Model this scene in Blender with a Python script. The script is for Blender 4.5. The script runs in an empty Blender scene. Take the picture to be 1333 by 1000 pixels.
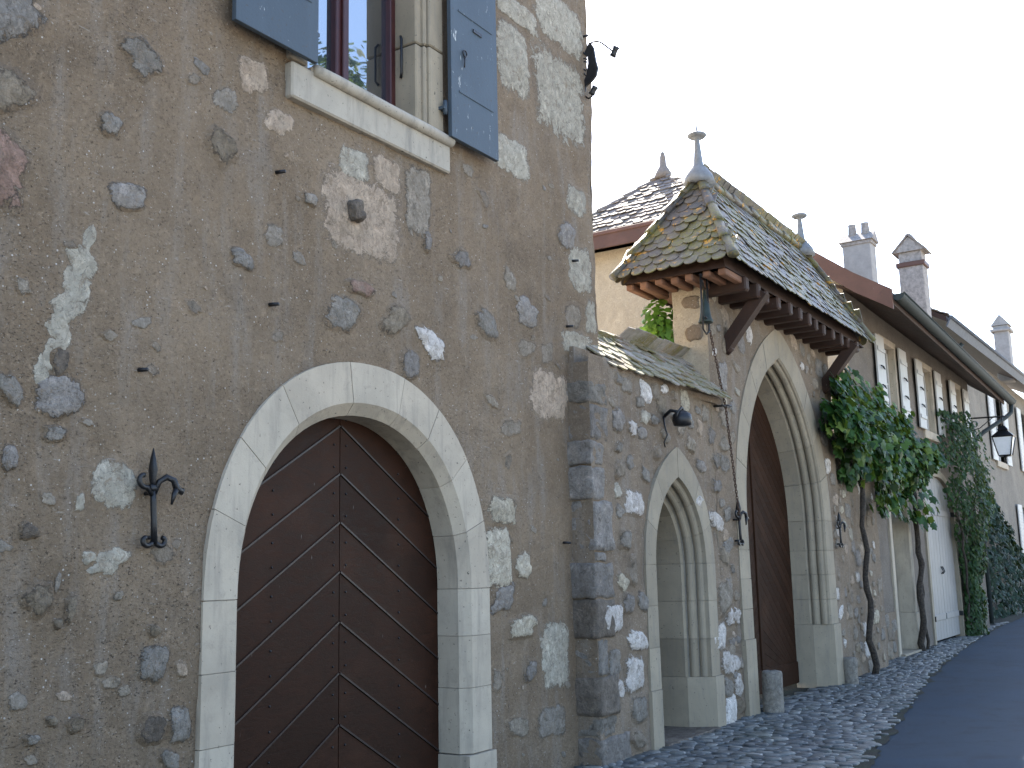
import bpy, bmesh, math, random
from math import sin, cos, pi, sqrt, radians, atan2, hypot
from mathutils import Vector, Matrix, noise, geometry

S = bpy.context.scene
COL = S.collection
random.seed(7)

# ------------------------------------------------------------------ camera
cam_d = bpy.data.cameras.new('camera')
cam_d.sensor_width = 36.0
cam_d.lens = 36.0 * 1400 / 1333
cam_d.clip_start, cam_d.clip_end = 0.05, 6000
cam = bpy.data.objects.new('camera', cam_d)
COL.objects.link(cam)
R0 = Vector((0.5460, -0.8375, -0.0217))
D0 = Vector((0.1301, 0.1103, -0.9854))
F0 = Vector((0.8277, 0.5351, 0.1691))
F0.normalize(); R0 = (R0 - F0 * R0.dot(F0)).normalized(); D0 = F0.cross(R0)
cam.matrix_world = Matrix(((R0.x, -D0.x, -F0.x, 0), (R0.y, -D0.y, -F0.y, 0), (R0.z, -D0.z, -F0.z, 1.65), (0, 0, 0, 1)))
S.camera = cam

# ------------------------------------------------------------------ light
SUN_AZ, SUN_EL = radians(30.3), radians(46.0)          # azimuth from +X towards +Y
sd = Vector((cos(SUN_EL) * cos(SUN_AZ), cos(SUN_EL) * sin(SUN_AZ), sin(SUN_EL)))
sl = bpy.data.lights.new('sun', 'SUN')
sl.energy, sl.angle, sl.color = 4.0, radians(0.53), (1.0, 0.93, 0.82)
sun = bpy.data.objects.new('sun', sl)
sun.rotation_euler = sd.to_track_quat('Z', 'Y').to_euler()
sun.location = (0, 0, 30)
COL.objects.link(sun)
W = bpy.data.worlds.new('World'); S.world = W; W.use_nodes = True
wn = W.node_tree
sky = wn.nodes.new('ShaderNodeTexSky')
sky.sky_type = 'NISHITA'; sky.sun_disc = False
sky.sun_elevation = SUN_EL; sky.sun_rotation = pi / 2 - SUN_AZ
sky.altitude = 400; sky.air_density = 1.0; sky.dust_density = 1.6; sky.ozone_density = 1.0
wn.links.new(sky.outputs[0], wn.nodes['Background'].inputs[0])
wn.nodes['Background'].inputs[1].default_value = 0.13
S.view_settings.view_transform = 'Standard'; S.view_settings.look = 'None'
S.view_settings.exposure = 2.3; S.view_settings.gamma = 1.0
S.view_settings.use_curve_mapping = False
S.cycles.max_bounces = 8; S.cycles.diffuse_bounces = 4

# ------------------------------------------------------------------ object helpers
def wloc(o):
    v = Vector((0, 0, 0))
    while o is not None:
        v += o.location; o = o.parent
    return v

def tag(o, label=None, cat=None, group=None, kind=None):
    if label: o['label'] = label
    if cat: o['category'] = cat
    if group: o['group'] = group
    if kind: o['kind'] = kind
    return o

def thing(name, loc, label, cat, group=None):
    o = bpy.data.objects.new(name, None); o.empty_display_size = 0.3
    o.location = loc; COL.objects.link(o)
    return tag(o, label, cat, group)

def copy_tree(o, parent=None):
    c = o.copy(); COL.objects.link(c)
    if parent is not None:
        c.parent = parent; c.matrix_parent_inverse = o.matrix_parent_inverse.copy()
    for ch in list(o.children): copy_tree(ch, c)
    return c

class MB:
    """collects vertices and faces in world coordinates, then links them as ONE mesh object"""
    def __init__(s): s.v, s.f, s.m, s.sm, s.e = [], [], [], [], {}
    def add(s, vs, fs, m=0, smooth=False):
        b = len(s.v); s.v.extend([tuple(p) for p in vs])
        for f in fs:
            s.f.append(tuple(b + i for i in f)); s.m.append(m); s.sm.append(smooth)
        return s
    def box(s, x0, x1, y0, y1, z0, z1, m=0):
        vs = [(x, y, z) for z in (z0, z1) for y in (y0, y1) for x in (x0, x1)]
        return s.add(vs, [(0, 2, 3, 1), (4, 5, 7, 6), (0, 1, 5, 4), (2, 6, 7, 3), (0, 4, 6, 2), (1, 3, 7, 5)], m)
    def bbox(s, x0, x1, y0, y1, z0, z1, b=0.008, m=0):
        """box with chamfered edges"""
        bm = bmesh.new(); bmesh.ops.create_cube(bm, size=1)
        for v in bm.verts:
            v.co = Vector(((x0 + x1) / 2 + v.co.x * (x1 - x0), (y0 + y1) / 2 + v.co.y * (y1 - y0), (z0 + z1) / 2 + v.co.z * (z1 - z0)))
        bmesh.ops.bevel(bm, geom=bm.edges[:], offset=b, segments=1, affect='EDGES', profile=0.5)
        s.bm(bm, m); bm.free(); return s
    def bm(s, bm, m=0, smooth=False):
        bm.verts.index_update()
        return s.add([v.co[:] for v in bm.verts], [[v.index for v in f.verts] for f in bm.faces], m, smooth)
    def beam(s, a, b, w, h, m=0, up=Vector((0, 0, 1))):
        a, b = Vector(a), Vector(b); d = (b - a).normalized()
        sd_ = d.cross(up)
        if sd_.length < 1e-4: sd_ = Vector((1, 0, 0))
        sd_.normalize(); u = sd_.cross(d)
        vs = [p + sd_ * (i * w / 2) + u * (j * h / 2) for p in (a, b) for j in (-1, 1) for i in (-1, 1)]
        return s.add(vs, [(0, 1, 3, 2), (4, 6, 7, 5), (0, 4, 5, 1), (2, 3, 7, 6), (0, 2, 6, 4), (1, 5, 7, 3)], m)
    def tube(s, pts, r, seg=8, m=0, cap=True, flat=1.0):
        pts = [Vector(p) for p in pts]; n = len(pts)
        rs = r if isinstance(r, (list, tuple)) else [r] * n
        vs, fs = [], []
        t = (pts[1] - pts[0]).normalized()
        u = t.cross(Vector((0, 0, 1)))
        if u.length < 1e-3: u = t.cross(Vector((0, 1, 0)))
        u.normalize()
        for i, p in enumerate(pts):
            t = (pts[min(i + 1, n - 1)] - pts[max(i - 1, 0)]).normalized()
            u = (u - t * u.dot(t)).normalized(); w = t.cross(u)
            for k in range(seg):
                a = 2 * pi * k / seg
                vs.append(p + u * (cos(a) * rs[i]) + w * (sin(a) * rs[i] * flat))
        for i in range(n - 1):
            for k in range(seg):
                k2 = (k + 1) % seg
                fs.append((i * seg + k, i * seg + k2, (i + 1) * seg + k2, (i + 1) * seg + k))
        if cap: fs += [tuple(range(seg))[::-1], tuple((n - 1) * seg + k for k in range(seg))]
        return s.add(vs, fs, m, True)
    def lathe(s, c, prof, seg=16, m=0):
        """prof: (radius, z) from bottom to top round the vertical axis through c"""
        vs, fs = [], []; n = len(prof)
        for r, z in prof:
            for k in range(seg):
                a = 2 * pi * k / seg
                vs.append((c[0] + r * cos(a), c[1] + r * sin(a), c[2] + z))
        for i in range(n - 1):
            for k in range(seg):
                k2 = (k + 1) % seg
                fs.append((i * seg + k, i * seg + k2, (i + 1) * seg + k2, (i + 1) * seg + k))
        fs += [tuple(range(seg))[::-1], tuple((n - 1) * seg + k for k in range(seg))]
        return s.add(vs, fs, m, True)
    def plate(s, pts2, y0, y1, m=0):
        """outline in x-z, thick in y"""
        n = len(pts2)
        vs = [(x, y0, z) for x, z in pts2] + [(x, y1, z) for x, z in pts2]
        fs = [tuple(range(n)), tuple(range(2 * n - 1, n - 1, -1))] + [(i, n + i, n + (i + 1) % n, (i + 1) % n) for i in range(n)]
        return s.add(vs, fs, m)
    def prism(s, pts3, d, m=0):
        """planar outline extruded by vector d"""
        n = len(pts3); d = Vector(d); p = [Vector(q) for q in pts3]
        return s.add(p + [q + d for q in p], [tuple(range(n)), tuple(range(2 * n - 1, n - 1, -1))] + [(i, n + i, n + (i + 1) % n, (i + 1) % n) for i in range(n)], m)
    def build(s, name, mats, parent=None, origin=None, fix=True):
        if not isinstance(mats, (list, tuple)): mats = [mats]
        o0 = wloc(parent) if parent is not None else Vector(origin or (0, 0, 0))
        me = bpy.data.meshes.new(name)
        me.from_pydata([(p[0] - o0.x, p[1] - o0.y, p[2] - o0.z) for p in s.v], [], s.f)
        for m in mats: me.materials.append(m)
        if s.e:
            at = me.attributes.new('edge', 'FLOAT', 'POINT')
            at.data.foreach_set('value', [s.e.get(i, 0.0) for i in range(len(s.v))])
        me.polygons.foreach_set('material_index', s.m)
        me.polygons.foreach_set('use_smooth', s.sm)
        if fix:
            bm = bmesh.new(); bm.from_mesh(me); bmesh.ops.recalc_face_normals(bm, faces=bm.faces); bm.to_mesh(me); bm.free()
        me.update()
        o = bpy.data.objects.new(name, me); COL.objects.link(o)
        if parent is not None: o.parent = parent
        else: o.location = o0
        return o

# ------------------------------------------------------------------ materials
class NT:
    def __init__(s, name):
        s.mat = bpy.data.materials.new(name); s.mat.use_nodes = True
        s.t = s.mat.node_tree; s.b = s.t.nodes['Principled BSDF']
        s.pos = s.n('ShaderNodeNewGeometry').outputs['Position']
        s.out = s.t.nodes['Material Output']
    def n(s, t, **k):
        x = s.t.nodes.new(t)
        for a, v in k.items(): setattr(x, a, v)
        return x
    def l(s, a, b): s.t.links.new(a, b)
    def scale(s, v3, rot=(0, 0, 0)):
        m = s.n('ShaderNodeMapping'); m.inputs['Scale'].default_value = v3; m.inputs['Rotation'].default_value = rot
        s.l(s.pos, m.inputs['Vector']); return m.outputs[0]
    def noise(s, sc, det=4, rough=0.55, dist=0.0, vec=None):
        x = s.n('ShaderNodeTexNoise'); x.inputs['Scale'].default_value = sc; x.inputs['Detail'].default_value = det
        x.inputs['Roughness'].default_value = rough; x.inputs['Distortion'].default_value = dist
        s.l(vec or s.pos, x.inputs['Vector']); return x.outputs['Fac']
    def vor(s, sc, feat='F1', vec=None, out='Distance', rnd=1.0):
        x = s.n('ShaderNodeTexVoronoi'); x.feature = feat; x.inputs['Scale'].default_value = sc; x.inputs['Randomness'].default_value = rnd
        s.l(vec or s.pos, x.inputs['Vector']); return x.outputs[out]
    def ramp(s, fac, stops, interp='LINEAR'):
        x = s.n('ShaderNodeValToRGB'); r = x.color_ramp; r.interpolation = interp
        while len(r.elements) > 1: r.elements.remove(r.elements[-1])
        for i, (p, c) in enumerate(stops):
            e = r.elements[0] if i == 0 else r.elements.new(p)
            e.position = p; e.color = (c, c, c, 1) if isinstance(c, (int, float)) else (*c, 1)
        s.l(fac, x.inputs[0]); return x.outputs[0]
    def mix(s, fac, a, b, mode='MIX'):
        x = s.n('ShaderNodeMix', data_type='RGBA', blend_type=mode)
        for v, i in ((fac, 0), (a, 6), (b, 7)):
            if isinstance(v, (int, float)) : x.inputs[i].default_value = v if i == 0 else (v, v, v, 1)
            elif isinstance(v, tuple): x.inputs[i].default_value = (*v, 1)
            else: s.l(v, x.inputs[i])
        return x.outputs[2]
    def math(s, op, a, b=0.0):
        x = s.n('ShaderNodeMath', operation=op)
        for i, v in enumerate((a, b)):
            if isinstance(v, (int, float)): x.inputs[i].default_value = v
            else: s.l(v, x.inputs[i])
        return x.outputs[0]
    def mixv(s, amt):
        x = s.n('ShaderNodeTexNoise'); x.inputs['Scale'].default_value = 12; x.inputs['Detail'].default_value = 4; s.l(s.pos, x.inputs['Vector'])
        v = s.n('ShaderNodeVectorMath', operation='MULTIPLY_ADD'); s.l(x.outputs['Color'], v.inputs[0]); v.inputs[1].default_value = (amt * 4,) * 3; s.l(s.pos, v.inputs[2])
        return v.outputs[0]
    def rnd(s): return s.n('ShaderNodeNewGeometry').outputs['Random Per Island']
    def fin(s, col, rough=0.85, bump=None, bstr=0.5, bdist=0.01, metal=0.0, spec=0.3):
        for v, k in ((col, 'Base Color'), (rough, 'Roughness')):
            if isinstance(v, tuple): s.b.inputs[k].default_value = (*v, 1)
            elif isinstance(v, (int, float)): s.b.inputs[k].default_value = v
            else: s.l(v, s.b.inputs[k])
        s.b.inputs['Metallic'].default_value = metal
        s.b.inputs['Specular IOR Level'].default_value = spec
        if bump is not None:
            bb = s.n('ShaderNodeBump'); bb.inputs['Strength'].default_value = bstr; bb.inputs['Distance'].default_value = bdist
            s.l(bump, bb.inputs['Height']); s.l(bb.outputs[0], s.b.inputs['Normal'])
        return s.mat

def plaster_nodes(t, c1, c2, c3, fleck=1.0, grey=(0.24, 0.196, 0.148)):
    big = t.noise(0.9, 5, 0.6); mid = t.noise(5, 6, 0.65, 0.4); fine = t.noise(45, 5, 0.7); grain = t.noise(150, 3, 0.6)
    c = t.mix(t.ramp(mid, [(0.32, 0), (0.68, 1)]), c1, c2)
    c = t.mix(t.ramp(big, [(0.42, 0), (0.66, 0.9)]), c, c3)
    c = t.mix(t.ramp(t.noise(1.9, 7, 0.72, 0.9), [(0.56, 0), (0.70, 0.45)]), c, (c3[0] * 1.22, c3[1] * 1.2, c3[2] * 1.18))
    c = t.mix(t.ramp(t.noise(1.3, 5, 0.65, 0.5), [(0.30, 0.45), (0.46, 0)]), c, tuple(x * 0.7 for x in c2))
    streak = t.noise(3.0, 6, 0.65, 0.3, t.scale((2.2, 2.2, 0.35)))
    c = t.mix(t.ramp(streak, [(0.50, 0), (0.70, 0.55)]), c, grey)
    # coarser sand showing through
    c = t.mix(t.ramp(t.noise(40, 5, 0.75, 0.3), [(0.34, 0.6), (0.46, 0)]), c, tuple(x * 0.52 for x in c2))
    c = t.mix(t.ramp(t.noise(33, 5, 0.75, 0.3), [(0.56, 0), (0.70, 0.55)]), c, tuple(min(1, x * 1.42) for x in c3))
    c = t.mix(t.ramp(t.noise(12, 6, 0.75, 0.8), [(0.57, 0), (0.66, 0.5)]), c, tuple(min(1, x * 1.3) for x in c3))
    # trowel scrapes: fine pale and dark strokes falling to the right
    sc1 = t.noise(30, 3, 0.6, 0.2, t.scale((0.35, 1, 1.6), (0, radians(38), 0)))
    c = t.mix(t.ramp(sc1, [(0.66, 0), (0.72, 0.5)]), c, (0.37, 0.335, 0.29))
    pit = t.noise(46, 3, 0.7, 0.2, t.scale((1.0, 1.0, 2.6), (0, radians(40), 0)))
    pk = t.ramp(pit, [(0.325, 1), (0.385, 0)])
    pk2 = t.ramp(t.noise(75, 3, 0.65), [(0.30, 1), (0.36, 0)])
    zone = t.ramp(t.noise(0.6, 3), [(0.38, 0.25), (0.62, 1)])
    pk = t.math('MAXIMUM', t.math('MULTIPLY', pk, zone), pk2)
    c = t.mix(t.math('MULTIPLY', pk, min(1.0, 0.85 * fleck)), c, (0.04, 0.03, 0.025))
    sp = t.ramp(t.vor(24), [(0.0, 1), (0.09, 0.95), (0.14, 0)])
    keep = t.ramp(t.noise(8, 3), [(0.52, 0), (0.6, 1)])
    c = t.mix(t.math('MULTIPLY', sp, keep), c, (0.52, 0.48, 0.43))
    c = t.mix(t.ramp(t.noise(85, 2, 0.5), [(0.67, 0), (0.73, 0.8)]), c, (0.42, 0.375, 0.32))
    c = t.mix(t.ramp(grain, [(0.25, 0.0), (0.8, 0.35)]), c, tuple(x * 0.45 for x in c2))
    h = t.math('ADD', t.math('MULTIPLY', mid, 0.8), t.math('ADD', t.math('MULTIPLY', fine, 0.48), t.math('MULTIPLY', grain, 0.16)))
    return c, t.math('SUBTRACT', h, t.math('MULTIPLY', pk, 0.3))

PLASTER = ((0.212, 0.155, 0.104), (0.165, 0.122, 0.084), (0.262, 0.196, 0.135))
def m_plaster(name, c1, c2, c3, fleck=1.0, grey=(0.265, 0.235, 0.205)):
    t = NT(name); c, h = plaster_nodes(t, c1, c2, c3, fleck, grey)
    return t.fin(c, 0.95, h, 0.85, 0.03, spec=0.15)

def m_stone(name, stops, rough=0.85, spots=0.5, bump=0.9, over=None, smear=0.0):
    """natural stone, its tone chosen per stone; where 'over' is given the plaster laps unevenly over its rim"""
    t = NT(name)
    c = t.ramp(t.rnd(), stops)
    n1 = t.noise(14, 6, 0.7, 0.6); n2 = t.noise(60, 5, 0.7); n3 = t.noise(4, 4, 0.6, 1.0)
    c = t.mix(t.ramp(n1, [(0.32, 0), (0.68, 0.85)]), c, (0.5, 0.48, 0.46), 'MULTIPLY')
    crk = t.ramp(t.vor(8, 'DISTANCE_TO_EDGE', t.mixv(0.06)), [(0.0, 0.7), (0.02, 0)])
    c = t.mix(crk, c, (0.08, 0.07, 0.06))
    c = t.mix(t.ramp(t.noise(9, 8, 0.8, 1.2, t.scale((1.4, 1, 0.8))), [(0.52, 0), (0.60, 0.8)]), c, (1.45, 1.43, 1.42), 'MULTIPLY')
    c = t.mix(t.ramp(t.noise(17, 7, 0.8, 0.8), [(0.36, 0.75), (0.46, 0)]), c, (0.42, 0.40, 0.38), 'MULTIPLY')
    c = t.mix(t.ramp(n2, [(0.6, 0), (0.72, spots)]), c, (0.11, 0.10, 0.09))
    c = t.mix(t.ramp(n3, [(0.55, 0), (0.7, 0.35)]), c, (0.30, 0.25, 0.19))
    h = t.math('ADD', n1, t.math('MULTIPLY', n2, 0.4))
    if over:
        pc, ph = plaster_nodes(t, *over)
        at = t.n('ShaderNodeAttribute'); at.attribute_name = 'edge'
        e = t.math('ADD', at.outputs['Fac'], t.math('MULTIPLY', t.math('SUBTRACT', t.noise(11, 8, 0.8, 0.8), 0.5), 2.3))
        e = t.math('ADD', e, t.math('MULTIPLY', t.math('SUBTRACT', t.rnd(), 0.5), 0.4))
        msk = t.ramp(e, [(0.43 + smear, 0), (0.475 + smear, 1)])
        rim = t.ramp(e, [(0.37 + smear, 0), (0.43 + smear, 0.85), (0.50 + smear, 0)])  # dark crevice shade painted round the stone
        veil = t.ramp(t.noise(15, 8, 0.8, 0.9), [(0.54, 0), (0.62, 0.7)])
        c = t.mix(veil, c, pc)
        c = t.mix(msk, pc, c); c = t.mix(rim, c, (0.085, 0.07, 0.058))
        h = t.math('ADD', t.math('MULTIPLY', h, 0.6), t.math('MULTIPLY', ph, 0.5))
        h = t.math('ADD', h, t.math('MULTIPLY', msk, -0.35))
    return t.fin(c, rough, h, min(1, bump + .1), 0.04, spec=0.2)

def m_ashlar(name, c1, c2, dirt=0.55):
    t = NT(name)
    a = t.ramp(t.rnd(), [(0, c1), (1, c2)])
    n1 = t.noise(3, 5, 0.6, 0.5); n2 = t.noise(90, 4, 0.6); st = t.noise(4, 5, 0.65, 0.3, t.scale((3, 3, 0.35)))
    c = t.mix(t.ramp(n1, [(0.35, 0), (0.7, 0.75)]), a, (0.72, 0.73, 0.74), 'MULTIPLY')
    c = t.mix(t.ramp(t.noise(11, 6, 0.75, 0.8), [(0.56, 0), (0.7, 0.45)]), c, (0.23, 0.2, 0.165))
    c = t.mix(t.ramp(st, [(0.5, 0), (0.75, dirt)]), c, (0.17, 0.155, 0.135))
    pit = t.ramp(t.noise(34, 3, 0.7), [(0.655, 0), (0.69, 0.85)])
    c = t.mix(pit, c, (0.07, 0.06, 0.05))
    h = t.math('ADD', t.math('MULTIPLY', n1, 0.5), t.math('MULTIPLY', n2, 0.25))
    return t.fin(c, 0.85, t.math('SUBTRACT', h, t.math('MULTIPLY', pit, 0.2)), 0.4, 0.02, spec=0.25)

def m_wood(name, c1, c2, ax=(1, 1, 1), rough=0.5, rot=(0, 0, 0), spec=0.35):
    t = NT(name)
    v = t.scale(ax, rot)
    g = t.noise(8, 6, 0.7, 0.8, v); big = t.noise(2.2, 3, 0.5); f = t.noise(60, 3, 0.6, 0, v)
    r = t.rnd()
    c = t.mix(t.ramp(g, [(0.3, 0), (0.7, 1)]), c1, c2)
    c = t.mix(t.math('MULTIPLY', r, 0.5), c, tuple(x * 0.55 for x in c1))
    c = t.mix(t.ramp(big, [(0.5, 0), (0.75, 0.4)]), c, tuple(min(1, x * 1.5) for x in c2))
    c = t.mix(t.ramp(t.noise(42, 2, 0.5, 0, t.scale((1, 1, 0.18))), [(0.76, 0), (0.8, 0.5)]), c, (0.3, 0.27, 0.25))
    return t.fin(c, t.ramp(g, [(0.3, rough - 0.1), (0.7, rough + 0.15)]), t.math('ADD', g, t.math('MULTIPLY', f, 0.4)), 0.35, 0.006, spec=spec)

def m_tile(name, stops, moss=0.6, rough=0.5, lichen=0.6):
    t = NT(name)
    c = t.ramp(t.rnd(), stops)
    n1 = t.noise(20, 5, 0.7)
    c = t.mix(t.ramp(n1, [(0.4, 0), (0.75, 0.6)]), c, (0.45, 0.43, 0.40), 'MULTIPLY')
    ms = t.math('MULTIPLY', t.ramp(t.noise(2.2, 4, 0.65), [(0.42, 0), (0.56, 1)]), t.ramp(t.noise(28, 4, 0.7), [(0.36, 0), (0.52, 1)]))
    c = t.mix(t.math('MULTIPLY', ms, moss), c, (0.125, 0.115, 0.022))
    li = t.math('MULTIPLY', t.ramp(t.noise(3.1, 3, 0.6, 0, t.scale((1.1, 0.9, 1.3))), [(0.52, 0), (0.6, 1)]), t.ramp(t.noise(14, 3, 0.6), [(0.56, 0), (0.61, 1)]))
    c = t.mix(t.math('MULTIPLY', li, lichen), c, (0.42, 0.22, 0.03))
    gl = t.ramp(t.noise(11, 4, 0.6, 0.4), [(0.63, 0), (0.71, 0.3)])
    c = t.mix(gl, c, (0.36, 0.37, 0.33))
    return t.fin(c, rough, t.noise(45, 5, 0.7), 0.6, 0.012, spec=0.38)

def m_paint(name, c1, chip=(0.55, 0.55, 0.52), amount=0.3, rough=0.55):
    t = NT(name)
    n = t.noise(2.5, 5, 0.6); st = t.noise(5, 4, 0.6, 0.2, t.scale((3, 3, 0.25)))
    c = t.mix(t.ramp(n, [(0.35, 0), (0.7, 0.5)]), c1, tuple(x * 0.75 for x in c1))
    c = t.mix(t.ramp(st, [(0.5, 0), (0.8, 0.35)]), c, tuple(min(1, x * 1.35) for x in c1))
    ch = t.ramp(t.noise(24, 4, 0.75, 0.5, t.scale((1, 1, 0.35))), [(0.69 - 0.05 * amount, 0), (0.72, 0.9)])
    c = t.mix(ch, c, chip)
    dk = t.ramp(t.noise(55, 3, 0.6), [(0.64, 0), (0.69, 0.75 * amount + 0.1)])
    c = t.mix(dk, c, (0.05, 0.045, 0.04))
    return t.fin(c, rough, t.noise(40, 4, 0.6), 0.2, 0.006, spec=0.4)

def m_plain(name, col, rough=0.6, metal=0.0, var=0.25, sc=12, bump=0.2, spec=0.4):
    t = NT(name)
    n = t.noise(sc, 5, 0.65)
    c = t.mix(t.ramp(n, [(0.3, 0), (0.7, 1)]), tuple(x * (1 - var) for x in col), tuple(min(1, x * (1 + var)) for x in col))
    return t.fin(c, rough, t.noise(sc * 4, 4, 0.6), bump, 0.006, metal, spec)

def m_leaf(name, stops, rough=0.38, trans=0.25):
    t = NT(name)
    c = t.ramp(t.rnd(), stops)
    c = t.mix(t.ramp(t.noise(25, 3), [(0.4, 0), (0.7, 0.35)]), c, (0.55, 0.6, 0.5), 'MULTIPLY')
    t.fin(c, rough, spec=0.22)
    tr = t.n('ShaderNodeBsdfTranslucent'); t.l(t.mix(0.5, c, (0.22, 0.30, 0.03)), tr.inputs[0])
    mx = t.n('ShaderNodeMixShader'); mx.inputs[0].default_value = trans
    t.l(t.b.outputs[0], mx.inputs[1]); t.l(tr.outputs[0], mx.inputs[2]); t.l(mx.outputs[0], t.out.inputs[0])
    return t.mat

def m_glass(name):
    t = NT(name)
    t.fin((0.012, 0.013, 0.016), 0.25, spec=0.3)
    gl = t.n('ShaderNodeBsdfGlossy'); gl.inputs['Roughness'].default_value = 0.015; gl.inputs[0].default_value = (0.93, 0.96, 1, 1)
    bb = t.n('ShaderNodeBump'); bb.inputs['Strength'].default_value = 0.05; bb.inputs['Distance'].default_value = 0.01
    t.l(t.noise(3.0, 2), bb.inputs['Height']); t.l(bb.outputs[0], gl.inputs['Normal'])
    fr = t.n('ShaderNodeFresnel'); fr.inputs['IOR'].default_value = 4.0
    mx = t.n('ShaderNodeMixShader'); t.l(fr.outputs[0], mx.inputs[0])
    t.l(t.b.outputs[0], mx.inputs[1]); t.l(gl.outputs[0], mx.inputs[2]); t.l(mx.outputs[0], t.out.inputs[0])
    return t.mat

MORTAR = ((0.22, 0.167, 0.119), (0.168, 0.128, 0.093), (0.275, 0.213, 0.155), 0.8)
M = {}
M['plaster'] = m_plaster('roughcast_plaster', *PLASTER)
M['plaster_wall'] = m_plaster('rubble_mortar', *MORTAR)
M['render'] = m_plaster('grey_render', (0.185, 0.156, 0.13), (0.15, 0.128, 0.108), (0.215, 0.182, 0.15), 0.4, (0.19, 0.17, 0.15))
M['beige'] = m_plaster('bounce_lit_beige', (0.46, 0.385, 0.285), (0.40, 0.335, 0.25), (0.51, 0.43, 0.325), 0.5, (0.38, 0.32, 0.245))  # beige lightened and warmed: bounced courtyard light put into the colour
M['courtyard'] = m_plaster('bounce_limewash', (0.62, 0.52, 0.38), (0.56, 0.47, 0.34), (0.66, 0.56, 0.42), 0.2, (0.5, 0.45, 0.36))  # unseen rear wall, made pale to throw sunlight back at the gable
M['pale_wall'] = m_plaster('pale_limewash', (0.25, 0.222, 0.186), (0.20, 0.178, 0.15), (0.29, 0.258, 0.217), 0.35, (0.225, 0.204, 0.178))
TONES = {
    'G': ([(0, (0.20, 0.178, 0.152)), (0.5, (0.27, 0.243, 0.208)), (1, (0.24, 0.22, 0.197))], .5, .9, 0.04),
    'B': ([(0, (0.215, 0.192, 0.172)), (1, (0.32, 0.29, 0.262))], .5, .9, 0.0),
    'D': ([(0, (0.12, 0.098, 0.078)), (1, (0.20, 0.167, 0.137))], .4, .9, 0.0),
    'T': ([(0, (0.20, 0.16, 0.115)), (1, (0.28, 0.23, 0.17))], .5, .9, 0.05),
    'R': ([(0, (0.27, 0.17, 0.13)), (1, (0.34, 0.23, 0.18))], .5, .9, 0.0),
    'K': ([(0, (0.36, 0.28, 0.205)), (1, (0.40, 0.315, 0.24))], .2, .5, 0.0),
    'V': ([(0, (0.34, 0.31, 0.25)), (1, (0.41, 0.375, 0.305))], .2, .5, 0.0),
    'Y': ([(0, (0.42, 0.37, 0.28)), (1, (0.52, 0.46, 0.36))], .3, .7, 0.0),
    'W': ([(0, (0.50, 0.455, 0.415)), (1, (0.70, 0.655, 0.615))], .2, .7, -0.12),
    'P': ([(0, (0.22, 0.18, 0.14)), (0.5, (0.29, 0.245, 0.19)), (1, (0.26, 0.23, 0.195))], .5, .7, 0.12)}
for k_, (st_, sp_, bp_, sm_) in TONES.items():
    M[k_] = m_stone('stone_in_plaster_' + k_, st_, 0.85, sp_, bp_, PLASTER, sm_)
    M[k_ + 'm'] = m_stone('stone_in_mortar_' + k_, st_, 0.85, sp_, bp_, MORTAR, sm_)
    M[k_ + 'o'] = m_stone('bare_stone_' + k_, st_, 0.85, sp_, bp_)
STONE_KEYS = ['plaster', 'G', 'B', 'D', 'T', 'R', 'K', 'V', 'Y', 'W', 'P']
M['ashlar'] = m_ashlar('grey_sandstone', (0.415, 0.349, 0.268), (0.46, 0.394, 0.308))
M['ashlar_dark'] = m_ashlar('weathered_sandstone', (0.255, 0.213, 0.155), (0.33, 0.278, 0.205))
M['sill'] = m_ashlar('spotted_sill_stone', (0.36, 0.32, 0.26), (0.38, 0.34, 0.28), 0.8)
M['mortar'] = m_plain('joint_mortar', (0.2, 0.18, 0.15), 0.95)
M['door'] = m_wood('dark_brown_boards', (0.019, 0.0078, 0.0046), (0.04, 0.0165, 0.0092), (1, 1, 3), 0.5, spec=0.10)
M['door_bead'] = m_plain('board_bead', (0.02, 0.0115, 0.011), 0.4)
M['gate_door'] = m_wood('brown_gate_boards', (0.026, 0.0125, 0.0075), (0.046, 0.0225, 0.0135), (1, 1, 3), 0.65, spec=0.05)
M['timber'] = m_wood('old_roof_timber', (0.028, 0.014, 0.0095), (0.058, 0.029, 0.019), (2, 2, 2), 0.7)
M['soffit'] = m_wood('soffit_boards', (0.13, 0.065, 0.04), (0.22, 0.11, 0.065), (2, 1, 2), 0.75)
M['barge'] = m_wood('red_brown_barge', (0.095, 0.046, 0.033), (0.125, 0.062, 0.046), (1, 1, 1), 0.55)
M['tile'] = m_tile('mossy_clay_tile', [(0, (0.075, 0.064, 0.056)), (0.35, (0.105, 0.09, 0.077)), (0.6, (0.068, 0.062, 0.058)), (0.85, (0.13, 0.115, 0.085)), (1, (0.10, 0.076, 0.06))], 0.85, 0.5, 0.9)
M['tile_grey'] = m_tile('grey_clay_tile', [(0, (0.15, 0.125, 0.115)), (0.5, (0.22, 0.19, 0.175)), (1, (0.18, 0.135, 0.115))], 0.15, 0.75, 0.1)
M['tile_pale'] = m_tile('weathered_coping_tile', [(0, (0.24, 0.215, 0.19)), (0.5, (0.34, 0.31, 0.275)), (1, (0.22, 0.165, 0.13))], 0.75, 0.75, 0.2)
M['shutter'] = m_paint('blue_grey_paint', (0.046, 0.064, 0.083), amount=1.0)
M['white_paint'] = m_paint('white_shutter_paint', (0.44, 0.43, 0.415), (0.3, 0.28, 0.25), 0.25)
M['pale_door'] = m_paint('pale_grey_door_paint', (0.25, 0.24, 0.23), (0.3, 0.28, 0.25), 0.2)
M['beige_door'] = m_paint('beige_panel_paint', (0.27, 0.24, 0.195), (0.3, 0.28, 0.25), 0.1)
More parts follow.
